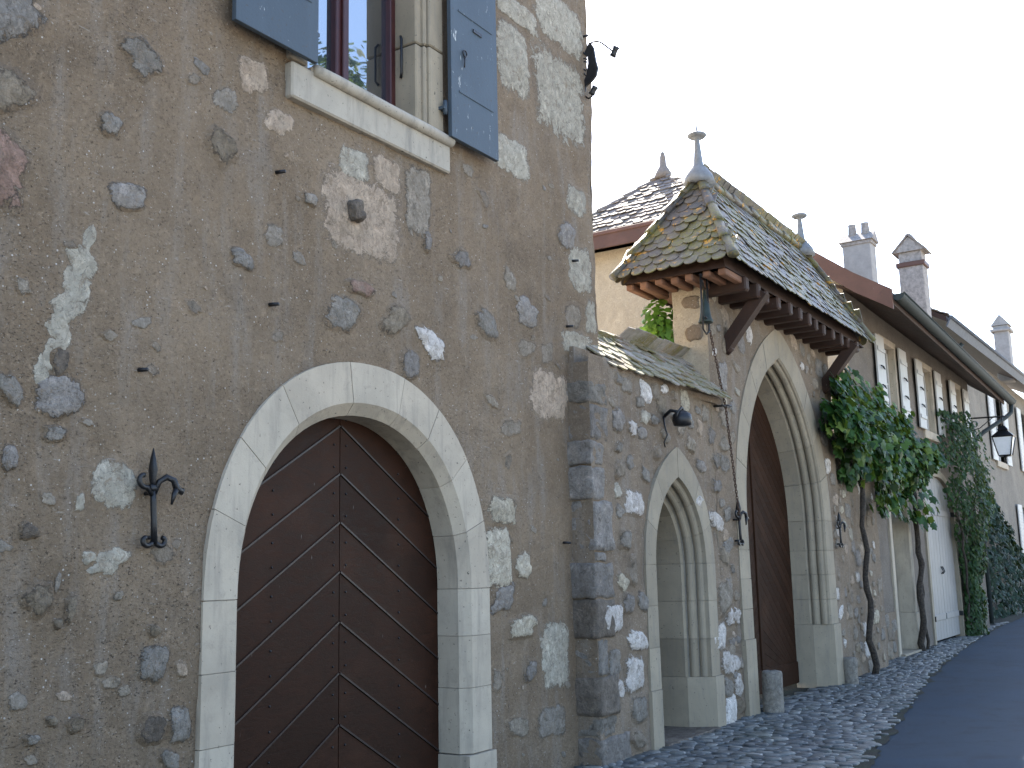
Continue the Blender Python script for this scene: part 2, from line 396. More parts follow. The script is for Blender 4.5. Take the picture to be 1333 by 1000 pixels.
M['frame_red'] = m_plain('dark_red_paint', (0.045, 0.012, 0.012), 0.4, var=0.15)
M['glass'] = m_glass('window_glass')
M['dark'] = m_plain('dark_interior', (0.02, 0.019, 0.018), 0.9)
M['iron'] = m_plain('black_wrought_iron', (0.014, 0.014, 0.016), 0.38, 0.3, 0.3, 30, 0.4, 0.5)
M['lead'] = m_plain('weathered_lead', (0.17, 0.18, 0.195), 0.6, 0.1)
M['bell'] = m_plain('green_bronze', (0.03, 0.04, 0.034), 0.5, 0.5)
M['rust'] = m_plain('rusty_iron', (0.085, 0.05, 0.035), 0.75, 0.2, 0.4, 40)
M['gutter'] = m_plain('dark_green_metal', (0.022, 0.03, 0.03), 0.75, 0.0, 0.2)
M['zinc'] = m_plain('zinc_sheet', (0.09, 0.10, 0.118), 0.7, 0.0)
M['brick'] = m_plain('old_brick', (0.27, 0.24, 0.22), 0.9, var=0.35, sc=14)
M['lamp_glass'] = m_plain('frosted_lamp_glass', (0.72, 0.74, 0.78), 0.25, var=0.05, bump=0.0)
M['bark'] = m_plain('vine_bark', (0.042, 0.033, 0.026), 0.95, var=0.8, sc=30, bump=1.0)
M['grape'] = m_leaf('grape_leaf', [(0, (0.006, 0.026, 0.008)), (0.45, (0.016, 0.058, 0.014)), (0.82, (0.045, 0.112, 0.022)), (1, (0.14, 0.195, 0.045))], 0.5)
M['climber'] = m_leaf('climber_leaf', [(0, (0.012, 0.036, 0.011)), (0.7, (0.024, 0.058, 0.016)), (1, (0.045, 0.085, 0.024))], 0.5)
M['ivy'] = m_leaf('ivy_leaf', [(0, (0.007, 0.021, 0.013)), (0.7, (0.013, 0.034, 0.02)), (1, (0.024, 0.05, 0.027))], 0.62, 0.08)
M['bright_leaf'] = m_leaf('fresh_leaf', [(0, (0.05, 0.12, 0.02)), (0.6, (0.10, 0.21, 0.03)), (1, (0.17, 0.28, 0.05))], 0.4, 0.45)
# asphalt, cobbles, ground
t = NT('asphalt')
n = t.noise(180, 3, 0.7); b = t.noise(0.8, 4, 0.6); sp = t.ramp(t.vor(120), [(0, 1), (0.25, 0)])
c = t.mix(t.ramp(b, [(0.35, 0), (0.7, 1)]), (0.012, 0.030, 0.053), (0.019, 0.041, 0.067))
pc_ = t.n('ShaderNodeSeparateColor'); t.l(t.vor(0.42, 'F1', t.scale((1, 1.6, 0)), 'Color'), pc_.inputs[0])
c = t.mix(t.ramp(pc_.outputs[0], [(0.45, 0), (0.5, 0.35)], 'LINEAR'), c, (0.02, 0.034, 0.05))
ckk = t.ramp(t.vor(0.55, 'DISTANCE_TO_EDGE', t.mixv(0.08)), [(0, 0.7), (0.006, 0)])
c = t.mix(ckk, c, (0.006, 0.008, 0.012))
c = t.mix(t.math('MULTIPLY', sp, 0.4), c, (0.07, 0.075, 0.08))
c = t.mix(t.ramp(t.noise(2.5, 5, 0.7, 0.5), [(0.5, 0), (0.7, 0.5)]), c, (0.010, 0.013, 0.02))
M['asphalt'] = t.fin(c, 0.8, n, 0.6, 0.01, spec=0.18)
t = NT('cobble')
c = t.ramp(t.rnd(), [(0, (0.048, 0.055, 0.058)), (0.5, (0.088, 0.096, 0.098)), (0.85, (0.14, 0.144, 0.138)), (1, (0.225, 0.217, 0.195))])
c = t.mix(t.ramp(t.noise(30, 5, 0.7), [(0.4, 0), (0.75, 0.6)]), c, (0.5, 0.5, 0.5), 'MULTIPLY')
c = t.mix(t.ramp(t.noise(1.6, 4, 0.6), [(0.5, 0), (0.7, 0.35)]), c, (0.06, 0.075, 0.045))
M['cobble'] = t.fin(c, 0.5, t.noise(60, 5, 0.7), 0.6, 0.015, spec=0.5)
t = NT('joint_dirt')
c = t.mix(t.ramp(t.noise(6, 5, 0.65), [(0.4, 0), (0.65, 1)]), (0.02, 0.019, 0.016), (0.024, 0.03, 0.016))
M['dirt'] = t.fin(c, 0.95, t.noise(50, 4, 0.7), 0.8, 0.02)
t = NT('gravel')
c = t.mix(t.noise(3, 5), (0.34, 0.31, 0.26), (0.48, 0.44, 0.37))
M['gravel'] = t.fin(c, 0.95, t.noise(60, 4, 0.7), 0.6, 0.02)

# ------------------------------------------------------------------ shape helpers
def seg_pts(a, b, step):
    n = max(1, int(hypot(b[0] - a[0], b[1] - a[1]) / step))
    return [(a[0] + (b[0] - a[0]) * i / n, a[1] + (b[1] - a[1]) * i / n) for i in range(n)]

def inside(p, poly):
    x, y = p; c = False; j = len(poly) - 1
    for i in range(len(poly)):
        xi, yi = poly[i]; xj, yj = poly[j]
        if (yi > y) != (yj > y) and x < (xj - xi) * (y - yi) / (yj - yi) + xi: c = not c
        j = i
    return c

def rough_sheet(mb, outline, holes, step, y, amp, m=0, wob=0.0, plane='xz'):
    """a wall face with openings, its surface gently uneven"""
    loops = []
    for k, lp in enumerate([outline] + holes):
        q = []
        for i in range(len(lp)): q += seg_pts(lp[i], lp[(i + 1) % len(lp)], step)
        if k == 0 and wob:
            q = [(px + wob * noise.noise(Vector((px * 3, 7.1, pz * 4.5))), pz) for px, pz in q]
        loops.append(q)
    V, E = [], []
    for q in loops:
        b = len(V); V += q; E += [(b + i, b + (i + 1) % len(q)) for i in range(len(q))]
    xs = [p[0] for p in loops[0]]; zs = [p[1] for p in loops[0]]
    x = min(xs) + step
    while x < max(xs) - step * .5:
        z = min(zs) + step
        while z < max(zs) - step * .5:
            p = (x + random.uniform(-.25, .25) * step, z + random.uniform(-.25, .25) * step)
            if inside(p, loops[0]) and not any(inside(p, h) for h in loops[1:]): V.append(p)
            z += step
        x += step
    r = geometry.delaunay_2d_cdt([Vector(p) for p in V], E, [], 0, 1e-5)
    vs, fs = r[0], r[2]
    keep = []
    for f in fs:
        c = (sum(vs[i].x for i in f) / len(f), sum(vs[i].y for i in f) / len(f))
        if inside(c, loops[0]) and not any(inside(c, h) for h in loops[1:]): keep.append(tuple(f))
    out = []
    for p in vs:
        d = wall_dy(p.x, p.y, y, amp)
        out.append((p.x, y + d, p.y) if plane == 'xz' else (y + d, p.x, p.y))
    mb.add(out, keep, m, True)
    return loops[0]

def wall_dy(x, z, y, amp):
    return amp * (noise.fractal(Vector((x * 1.6, y, z * 1.6)), 1.0, 2.0, 4) + 0.5 * noise.noise(Vector((x * 9, 3 + y, z * 9))))

def stone(mb, x, z, w, h, m, blk, y, rise=0.014, seed=0, amp=None, grow=1.28):
    """one stone showing through the plaster: uneven outline, low domed face that hugs the wall"""
    rg = random.Random(seed * 7919 + int(x * 100) * 31 + int(z * 100))
    n = 26; rot = rg.uniform(-.5, .5) * (1 - blk)
    pw = 2.0 + 4.5 * blk; lump = .42 - .3 * blk; sk = rg.uniform(-.3, .3) * (1 - blk)
    out = []
    for k in range(n):
        a = 2 * pi * (k + .5) / n
        ca, sa = cos(a), sin(a)
        r = 1.0 / (abs(ca) ** pw + abs(sa) ** pw) ** (1 / pw)
        r *= 1 + lump * noise.noise(Vector((ca * 1.2 + x * 9, sa * 1.2 + z * 9, seed))) + .5 * lump * noise.noise(Vector((ca * 3 + x * 9, sa * 3 + z * 9, seed + 4)))
        px, pz = r * ca * w * .5, r * sa * h * .5
        px += sk * pz
        out.append((px * cos(rot) - pz * sin(rot), px * sin(rot) + pz * cos(rot)))
    soft = amp is not None
    rings = [(grow if soft else 1.05, .003 if soft else .012, 0.0), (1.06 if soft else 1.0, -rise * .35, .3), (0.86, -rise, .62), (0.6, -rise * 1.05, .95), (.3, -rise * 1.1, 1.15)]
    vs, fs, es = [], [], []
    for s_, d, e_ in rings:
        for px, pz in out:
            X_, Z_ = x + px * s_, z + pz * s_
            q_ = 0.55 * rise * noise.noise(Vector((X_ * 13, seed, Z_ * 13))) if d < 0 else 0
            vs.append((X_, y + d + q_ + (wall_dy(X_, Z_, y, amp) if soft else 0), Z_)); es.append(e_)
    nr = len(rings)
    for i in range(nr - 1):
        for k in range(n):
            k2 = (k + 1) % n
            fs.append((i * n + k, i * n + k2, (i + 1) * n + k2, (i + 1) * n + k))
    vs.append((x, y - rise * 1.15 + (wall_dy(x, z, y, amp) if soft else 0), z)); es.append(1.2); c = len(vs) - 1
    for k in range(n): fs.append(((nr - 1) * n + k, (nr - 1) * n + (k + 1) % n, c))
    b0 = len(mb.v); mb.add(vs, fs, m, True)
    for i, e_ in enumerate(es): mb.e[b0 + i] = e_

def arch_P(cx, A, zs, RZ, kr, kind):
    def P(o, t):
        a, r = A + o, RZ + o * kr
        if kind == 'ellipse':
            c_, s__ = cos(pi * t), sin(pi * t)
            return (cx - a * math.copysign(abs(c_) ** .94, c_), zs + r * max(0.0, s__) ** .94)
        s_ = 2 * t if t <= .5 else 2 * (1 - t)
        R = (a * a + r * r) / (2 * a)
        th = s_ * math.acos(max(-1, min(1, (R - a) / R)))
        px = (R - a) - R * cos(th); pz = R * sin(th)
        return (cx + (px if t <= .5 else -px), zs + pz)
    return P

def arch_outline(P, o, z0, cx, A, n=40):
    return [(cx - A - o, z0)] + [P(o, i / n) for i in range(n + 1)] + [(cx + A + o, z0)]

def arch_ring(mb, cx, y0, A, zs, RZ, kr, prof, z0, kind, splits, jambs_l, jambs_r, gap=0.004, m=0, sub=5, jit=0.002):
    """stone surround: separate voussoirs and jamb blocks lofted along the arch"""
    P = arch_P(cx, A, zs, RZ, kr, kind); np_ = len(prof)
    blocks = []
    L = (zs - z0)
    arcl = pi * (A + RZ) / 2
    gt = gap / arcl
    for a, b in zip(splits[:-1], splits[1:]):
        blocks.append([('a', a + gt + (b - a - 2 * gt) * i / sub) for i in range(sub + 1)])
    for side, js in (('l', jambs_l), ('r', jambs_r)):
        for a, b in zip(js[:-1], js[1:]): blocks.append([(side, a + gap), (side, b - gap)])
    for st in blocks:
        jy = random.uniform(-jit, jit); vs, fs = [], []
        for k, t in st:
            for o, dy in prof:
                if k == 'a': x, z = P(o, t)
                else: x, z = (cx + (-(A + o) if k == 'l' else (A + o)), t)
                vs.append((x, y0 + dy + jy, z))
        n = len(st)
        for i in range(n - 1):
            for k in range(np_):
                k2 = (k + 1) % np_
                fs.append((i * np_ + k, i * np_ + k2, (i + 1) * np_ + k2, (i + 1) * np_ + k))
        fs += [tuple(range(np_)), tuple((n - 1) * np_ + k for k in range(np_))]
        mb.add(vs, fs, m)
    return P

def tiles(mb, poly, org, u, v, w, e, th, m=0, jit=0.006, round_=0.5, slip=0.0):
    """overlapping beaver-tail tiles over a planar outline (u along the eave, v up the slope)"""
    u, v, org = Vector(u).normalized(), Vector(v), Vector(org); v = (v - u * v.dot(u)).normalized(); n = u.cross(v)
    if n.z < 0: n = -n
    p2 = [((Vector(p) - org).dot(u), (Vector(p) - org).dot(v)) for p in poly]
    u0, u1 = min(p[0] for p in p2), max(p[0] for p in p2); v0, v1 = min(p[1] for p in p2), max(p[1] for p in p2)
    L = e * 2.05
    j = 0
    while v0 + j * e < v1:
        vb = v0 + j * e
        i = -1
        while u0 + i * w < u1 + w:
            uc = u0 + (i + .5 * (j % 2)) * w + random.uniform(-jit, jit)
            if inside((uc, min(vb + e * .5, v1 - .01)), p2):
                sag = random.uniform(-jit, jit); rr = random.uniform(-.03, .03) + (random.uniform(-.12, .12) if random.random() < slip else 0)
                lift = th * random.uniform(1.5, 3.2); tw = random.uniform(-.06, .06)
                pts = [(w * .49 * cos(pi + pi * k / 8), w * round_ * (1 + sin(pi + pi * k / 8))) for k in range(9)] + [(w * .49, L), (-w * .49, L)]
                vs = []
                for top in (1, 0):
                    for a, b in pts:
                        a2, b2 = a * cos(rr) - b * sin(rr), a * sin(rr) + b * cos(rr)
                        vs.append(org + u * (uc + a2) + v * (vb + sag + b2) + n * (lift * (1 - b / L) + tw * a + th * (top - .4)))
                k = len(pts)
                mb.add(vs, [tuple(range(k)), tuple(range(2 * k - 1, k - 1, -1))] + [(q, k + q, k + (q + 1) % k, (q + 1) % k) for q in range(k)], m)
            i += 1
        j += 1

def hip_tiles(mb, a, b, m=0, L=0.3, r=0.085):
    a, b = Vector(a), Vector(b); n = max(1, int((b - a).length / (L * .82)))
    for i in range(n):
        p = a + (b - a) * (i / n); q = a + (b - a) * min(1, (i + 1.22) / n)
        j = Vector((random.uniform(-.008, .008), random.uniform(-.008, .008), random.uniform(-.006, .012)))
        mb.tube([p + j + Vector((0, 0, .012)), p + j + (q - p) * .04 + Vector((0, 0, .014)), q + j], [r * .93, r, r * .78], 12, m, True, .75)

GRAPE = [(.0, -.42), (.3, -.5), (.55, -.22), (.42, .0), (.6, .22), (.3, .28), (0, .62), (-.3, .28), (-.6, .22), (-.42, 0), (-.55, -.22), (-.3, -.5)]
IVY = [(0, -.4), (.45, -.3), (.38, .05), (0, .6), (-.38, .05), (-.45, -.3)]
OVAL = [(0, -.5), (.26, -.25), (.27, .12), (0, .55), (-.27, .12), (-.26, -.25)]
def leaf(mb, c, n, size, shape, rg, m=0, droop=0.7):
    n = Vector(n).normalized(); dn = Vector((rg.uniform(-.7, .7), rg.uniform(-.3, .3), -droop))
    v = (dn - n * dn.dot(n))
    if v.length < 1e-3: v = Vector((1, 0, 0))
    v.normalize(); u = v.cross(n); c = Vector(c); cup = rg.uniform(.05, .22)
    vs = [c]
    for a, b in shape:
        vs.append(c + (u * a + v * b) * size - n * size * cup * (a * a * 2 + max(0, b) * .5))
    k = len(shape)
    mb.add(vs, [(0, 1 + i, 1 + (i + 1) % k) for i in range(k)], m)

# ------------------------------------------------------------------ the setting
SUNK = 0.0
g = MB()
g.add([(-900, -900, -.03), (1500, -900, -.03), (1500, 1500, -.03), (-900, 1500, -.03)], [(0, 1, 2, 3)])
tag(g.build('ground', M['gravel']), kind='structure')
# road edge, measured along the street
EDGE = [(-6, 1.2), (3, 1.85), (7, 2.3), (9.1, 2.62), (10.8, 2.88), (12.4, 3.12), (15, 3.5), (18, 3.88), (21, 4.2), (25, 4.52), (29, 4.78), (33, 4.9), (45, 5.0)]
def edge_y(x):
    for (a, ya), (b, yb) in zip(EDGE[:-1], EDGE[1:]):
        if a <= x <= b: return ya + (yb - ya) * (x - a) / (b - a)
    return EDGE[-1][1]
r_ = MB()
n = len(EDGE)
r_.add([(x, y, -.012) for x, y in EDGE] + [(x, y - 5.5, -.012) for x, y in EDGE], [(i, i + 1, n + i + 1, n + i) for i in range(n - 1)])
tag(r_.build('road', M['asphalt']), kind='structure')
pv = MB()
X0, X1 = -2.0, 36.0
st = [X0 + (X1 - X0) * i / 700 for i in range(701)]
pv.add([(x, edge_y(x) - .06 + .09 * noise.noise(Vector((x * 2.1, 0, 0))) + .06 * noise.noise(Vector((x * 8, 3, 0))), -.006) for x in st] + [(x, 6.0, -.004) for x in st], [(i, i + 1, 702 + i, 701 + i) for i in range(700)], 1)
rg = random.Random(3)
def cobble(x, y, a, b, hgt, rot):
    k = 8; vs, fs = [], []
    ph = [rg.uniform(.84, 1.16) for _ in range(k)]
    tx, ty = rg.uniform(-.07, .07), rg.uniform(-.07, .07)
    for s_, z in ((1.04, -.01), (1.0, hgt * .55), (.84, hgt * .95)):
        for i in range(k):
            t_ = 2 * pi * i / k
            px, py = a * ph[i] * s_ * cos(t_), b * ph[i] * s_ * sin(t_)
            qx, qy = px * cos(rot) - py * sin(rot), px * sin(rot) + py * cos(rot)
            vs.append((x + qx, y + qy, z + (tx * qx + ty * qy if z > 0 else 0)))
    vs.append((x, y, hgt))
    for q in range(2):
        for i in range(k): fs.append((q * k + i, q * k + (i + 1) % k, (q + 1) * k + (i + 1) % k, (q + 1) * k + i))
    fs += [(2 * k + i, 2 * k + (i + 1) % k, 3 * k) for i in range(k)]
    pv.add(vs, fs, 0, True)
x = 6.6
while x < 31:
    e0 = edge_y(x); wd = rg.uniform(.075, .11) if x < 18 else rg.uniform(.11, .15)
    ang = atan2(edge_y(x + .5) - e0, .5)
    y = e0 + rg.uniform(-.06, .10)
    lim = 4.62 if x < 17.7 else 4.9
    while y < lim:
        ln = rg.uniform(.09, .19)
        cobble(x + rg.uniform(-.02, .02) + .35 * (y - e0), y + ln * .5, wd * .56, ln * .53, rg.uniform(.012, .030) * min(1, .35 + (y - e0) * 2.0), rg.uniform(-.3, .3) + .25)
        y += ln * 1.0
    x += wd
tag(pv.build('pavement', [M['cobble'], M['dirt']]), kind='structure')

# ------------------------------------------------------------------ the tall plastered house
house = thing('stone_house', (5.5, 4.7, 0), 'tall old house of brown roughcast with blue shutters and a round arched door', 'house')
YM = 4.7
AC, AA, AZ, AR, AK = 5.47, 1.075, 1.51, 1.17, 1.12      # arched doorway: centre, half width, springing, rise
wall = MB()
Pm = arch_P(AC, AA, AZ, AR, AK, 'ellipse')
hole_a = [(x, z) for x, z in arch_outline(Pm, .16, -.2, AC, AA)]
hole_w = [(4.8, 4.8), (6.2, 4.8), (6.2, 7.4), (4.8, 7.4)]
lp = rough_sheet(wall, [(2.2, -.25), (8.765, -.25), (8.765, 7.7), (2.2, 7.7)], [hole_a, hole_w], .045, YM, .016, 0, .035)
rt = [p for p in lp if p[0] > 8.6 and -.2 < p[1] < 7.65]; rt.sort(key=lambda p: p[1])
k = len(rt)
wall.add([(x, YM - .002, z) for x, z in rt] + [(x - .01, YM + .3, z) for x, z in rt], [(i, i + 1, k + i + 1, k + i) for i in range(k - 1)], 0, True)
wall.box(-6, 2.22, YM + .004, 5.3, -.25, 10); wall.box(2.2, 8.76, YM + .004, 5.3, 7.69, 10)
MAIN_S = "2.68,4.42,.52,.36,G,.3;2.70,3.96,.5,.2,T,.2;2.72,3.60,.46,.40,R,.2;2.88,4.38,0.26,0.25,G,0;2.89,3.97,0.23,0.18,T,0;2.91,3.65,0.22,0.28,R,0;3.56,4.48,0.25,0.23,G,0;3.38,4.02,0.16,0.13,G,0;3.52,3.66,0.23,0.14,B,.5;4.39,4.70,0.27,0.22,K,.5;4.18,4.46,0.22,0.14,P,0;4.16,4.17,0.25,0.21,T,0;4.63,4.48,0.27,0.17,K,0;3.16,2.71,0.11,0.14,D,0;3.16,2.52,0.28,0.20,B,0;2.91,2.53,0.11,0.20,G,0;3.50,2.12,0.31,0.24,V,.4;3.30,2.02,0.06,0.10,V,.5;3.49,1.73,0.27,0.13,V,0;3.37,1.75,0.09,0.06,V,0;3.11,1.56,0.17,0.17,T,0;3.78,1.21,0.18,0.17,G,.5;3.79,0.88,0.17,0.15,D,.6;3.97,0.88,0.15,0.18,G,.7;3.91,0.71,0.15,0.10,G,0;2.92,2.21,0.09,0.13,B,0;3.15,2.35,0.12,0.09,G,0;3.04,1.87,0.09,0.08,D,0;5.42,4.06,0.86,0.59,K,1;5.33,4.41,0.33,0.24,V,.8;5.67,4.44,0.34,0.27,K,.8;6.04,4.35,0.33,0.57,P,1;4.59,3.72,0.18,0.15,P,0;4.33,3.50,0.18,0.12,G,0;5.39,3.55,0.27,0.11,R,0;5.21,3.33,0.30,0.26,G,.3;5.77,3.39,0.34,0.19,T,0;6.17,3.29,0.37,0.16,W,0;5.92,3.10,0.22,0.22,B,.3;6.15,4.06,0.11,0.18,B,0;6.59,4.03,0.28,0.15,B,0;7.27,4.02,0.20,0.19,P,0;6.91,3.57,0.38,0.22,G,0;7.53,3.78,0.34,0.24,B,0;7.51,3.48,0.34,0.17,P,0;7.82,3.47,0.28,0.25,P,0;8.24,4.64,0.35,0.26,B,0;8.45,5.04,0.44,0.31,V,.5;8.47,4.37,0.50,0.48,V,1;8.29,3.89,0.39,0.25,P,.3;8.64,3.94,0.24,0.37,V,1;8.37,3.65,0.66,0.24,V,1;7.40,6.02,0.56,0.69,V,.9;7.45,6.50,0.76,0.22,V,1;8.24,6.74,0.84,0.48,V,1;8.20,5.98,1.05,0.89,V,1;7.33,5.11,0.61,0.31,V,.8;7.08,2.10,0.44,0.24,Y,.9;7.01,1.74,0.34,0.44,Y,1;7.37,1.67,0.30,0.19,Y,0;7.06,1.42,0.30,0.18,B,.5;7.34,1.20,0.45,0.18,Y,0;7.84,0.94,0.42,0.49,V,1;7.86,3.12,0.64,0.43,K,.5;7.24,2.77,0.34,0.16,P,0;6.91,4.61,0.22,0.13,P,0;6.22,3.23,0.09,0.06,W,0;6.69,4.79,0.19,0.10,P,0;3.33,2.42,0.07,0.04,P,0;3.55,1.56,0.07,0.05,P,0;3.21,1.63,0.03,0.09,P,0;3.28,1.51,0.05,0.15,T,0;3.22,1.44,0.05,0.05,T,0;3.34,0.96,0.10,0.09,T,0;3.21,0.99,0.06,0.05,T,0;3.11,0.92,0.08,0.06,G,0;3.80,1.77,0.17,0.16,P,0;3.77,1.37,0.08,0.07,T,0;3.96,1.16,0.09,0.09,K,0;7.25,0.45,0.33,0.17,P,0;7.74,0.42,0.42,0.24,P,.6;6.97,0.82,0.16,0.17,P,0;7.44,0.85,0.23,0.15,B,0;7.19,2.50,0.15,0.12,P,0;6.97,2.96,0.22,0.09,P,0;3.93,4.49,0.12,0.07,P,0;4.90,4.04,0.12,0.09,G,0;4.81,3.62,0.12,0.08,P,0;3.98,3.14,0.12,0.09,P,0;4.63,3.08,0.14,0.08,P,0;2.94,3.04,0.08,0.09,P,0;3.43,2.88,0.09,0.06,P,0;3.90,1.82,0.08,0.06,P,0;3.61,1.09,0.09,0.06,P,0;3.47,1.21,0.09,0.07,P,0;3.03,1.10,0.10,0.09,P,0;3.13,2.03,0.08,0.07,P,0"  # a small dark D entry paints the shade of a hole in the plaster
for i, s_ in enumerate(MAIN_S.split(';')):
    a = s_.split(','); x, z, w, h = map(float, a[:4])
    if x < 2.3 or (x < 2.95 and z > 3.5 and i > 2): continue
    stone(wall, x, z, w * .92, h * .94, STONE_KEYS.index(a[4]), float(a[5]), YM, .009 if a[4] in 'PKV' else .022, i, .016)
rg2 = random.Random(11)
for i in range(110):                                      # small pebbles of the rubble showing through
    x, z = rg2.uniform(2.4, 8.6), rg2.uniform(.1, 6.8)
    if abs(x - AC) < 1.5 and z < 3.2: continue
    if 4.0 < x < 7.1 and z > 4.5: continue
    s_ = rg2.uniform(.02, .065)
    stone(wall, x, z, s_ * rg2.uniform(1, 2.2), s_, STONE_KEYS.index(rg2.choice('PPPPGTK')), 0, YM, .006, 400 + i, .016)
# long pale smear of lime at the left
pts = [(3.28, 3.44), (3.31, 3.35), (3.305, 3.22), (3.25, 2.9), (3.19, 2.72), (3.16, 2.55), (3.13, 2.6), (3.165, 2.88), (3.2, 3.06), (3.14, 3.2), (3.11, 3.26), (3.22, 3.33)]
cx_, cz_ = sum(p[0] for p in pts) / len(pts), sum(p[1] for p in pts) / len(pts)
for i in range(7):                                        # a smear trowelled downwards
    z_ = 3.36 - i * .125; stone(wall, 3.285 - .024 * i - .004 * i * i * .5, z_, (.05, .1, .13, .11, .09, .08, .06)[i] * 1.35, .2, STONE_KEYS.index('V'), 0, YM, .003 + .0007 * i, 700 + i, .016, 1.5)
wo = wall.build('wall', [M[k] for k in STONE_KEYS], house)
sw = MB(); sw.box(-6, 8.735, 5.3, 14, -.2, 10); sw.build('rear_wall', M['courtyard'], house)
# doorway surround
ring = MB()
prof = [(.31, -.026), (.07, -.026), (.0, .045), (.0, .235), (.31, .235)]
sp = [0, .1, .2, .31, .46, .58, .68, .79, .9, 1.0]
arch_ring(ring, AC, YM, AA, AZ, AR, AK, prof, -.2, 'ellipse', sp, [.34, .73, 1.12, 1.51], [.34, .8, 1.17, 1.51], .0022, 0, 6)
prof2 = [(.335, -.045), (-.01, -.045), (-.012, .235), (.335, .235)]
arch_ring(ring, AC, YM, AA, AZ, AR, AK, prof2, -.2, 'ellipse', [], [-.2, .335], [-.2, .335], .002)
back = [(.29, -.019), (.075, -.019), (.008, .05), (.007, .23), (.29, .23)]
arch_ring(ring, AC, YM, AA, AZ, AR, AK, back, -.2, 'ellipse', [0, 1], [.34, 1.51], [.34, 1.51], -.001, 1, 40)
so = ring.build('doorway_surround', [M['ashlar'], M['mortar']], house)
# chevron boarded door
dl = MB(); bead = MB(); nails = MB(); ns = MB()
for s_ in (-1, 1):
    for kx in range(-1, 9):
        zt = 2.30 - .327 * kx + (0.327)
        z1 = zt - .327
        hw = 1.3; sl_ = .60 * hw
        p = [(AC + s_ * .004, zt - .004), (AC + s_ * hw, zt - sl_ - .004), (AC + s_ * hw, z1 - sl_ + .004), (AC + s_ * .004, z1 + .004)]
        if s_ > 0: p = p[::-1]
        dl.plate(p, 4.94, 4.98, 0)
        bead.beam((AC + s_ * .006, 4.938, z1 + .006), (AC + s_ * hw, 4.938, z1 - sl_ + .006), .012, .014, 0, Vector((0, -1, 0)))
        for fx in (.06, .62):
            for dz in (.09, .24): dl.lathe((AC + s_ * fx, 4.938, zt - fx * .6 - dz), [(.0, -.008), (.007, -.005), (.008, 0), (.007, .005), (0, .008)], 6, 1)
do = dl.build('door', [M['door'], M['iron']], house)
bead.build('bead_moulding', M['door_bead'], do)
bk = MB(); bk.box(AC - 1.3, AC + 1.3, 5.0, 5.04, -.2, 3.1); bk.build('door_backing', M['dark'], do)
# window
win = MB()
FY = 4.97
def stile(mb, x0, x1, z0, z1, d=.05): mb.bbox(x0, x1, FY - d, FY + .03, z0, z1, .007)
stile(win, 4.90, 4.965, 4.93, 7.4); stile(win, 6.0, 6.06, 4.93, 7.4); 
stile(win, 5.385, 5.445, 4.95, 7.4); stile(win, 5.46, 5.525, 4.95, 7.4); stile(win, 5.435, 5.475, 4.95, 7.4, .075)
win.bbox(4.90, 6.06, FY - .045, FY + .028, 4.90, 4.985, .007)
gb = win
for x0, x1 in ((4.96, 5.39), (5.52, 6.005)):
    gb.box(x0, x1, FY - .012, FY + .012, 6.6, 6.622)
wob = win.build('window', M['frame_red'], house)
for x0, x1 in ((4.96, 5.39), (5.52, 6.005)):
    pn = MB(); pn.box(x0, x1, FY, FY + .006, 4.97, 7.4); pn.build('pane', M['glass'], wob)
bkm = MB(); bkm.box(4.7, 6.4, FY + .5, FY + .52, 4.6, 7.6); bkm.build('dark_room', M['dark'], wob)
# stone window surround
sr = MB()
for a, b in ((4.93, 5.62), (5.63, 6.5), (6.51, 7.45)):
    sr.bbox(6.055, 6.13, 4.72, 5.0, a, b, .01); sr.bbox(6.12, 6.16, 4.69, 4.98, a, b, .012); sr.bbox(6.155, 6.33, YM - .035, 4.9, a, b, .01)
sr.build('window_jamb', M['ashlar_dark'], house)
sr = MB()
for a, b in ((4.93, 5.62), (5.63, 6.5), (6.51, 7.45)):
    sr.bbox(4.83, 4.90, 4.72, 5.0, a, b, .01); sr.bbox(4.68, 4.84, YM - .035, 4.9, a, b, .01)
sr.build('window_jamb', M['ashlar_dark'], house)
gr = MB(); gr.tube([(6.045, 4.86, 5.37), (6.03, 4.84, 5.4), (6.03, 4.84, 5.68), (6.045, 4.86, 5.71)], .011, 6); gr.build('iron_bar', M['iron'], house)
si = MB(); si.bbox(4.675, 6.385, YM - .055, 4.92, 4.655, 4.90, .012)
sio = si.build('window_sill', M['sill'], house)
ro = MB(); ro.tube([(4.87, YM - .062, 4.905), (5.1, YM - .064, 4.905), (5.6, YM - .063, 4.903), (6.1, YM - .064, 4.904), (6.385, YM - .062, 4.905)], [.04, .044, .043, .044, .04], 12)
ro.bbox(4.86, 6.36, YM - .05, 4.95, 4.86, 4.935, .01); ro.build('roll_moulding', M['sill'], sio)
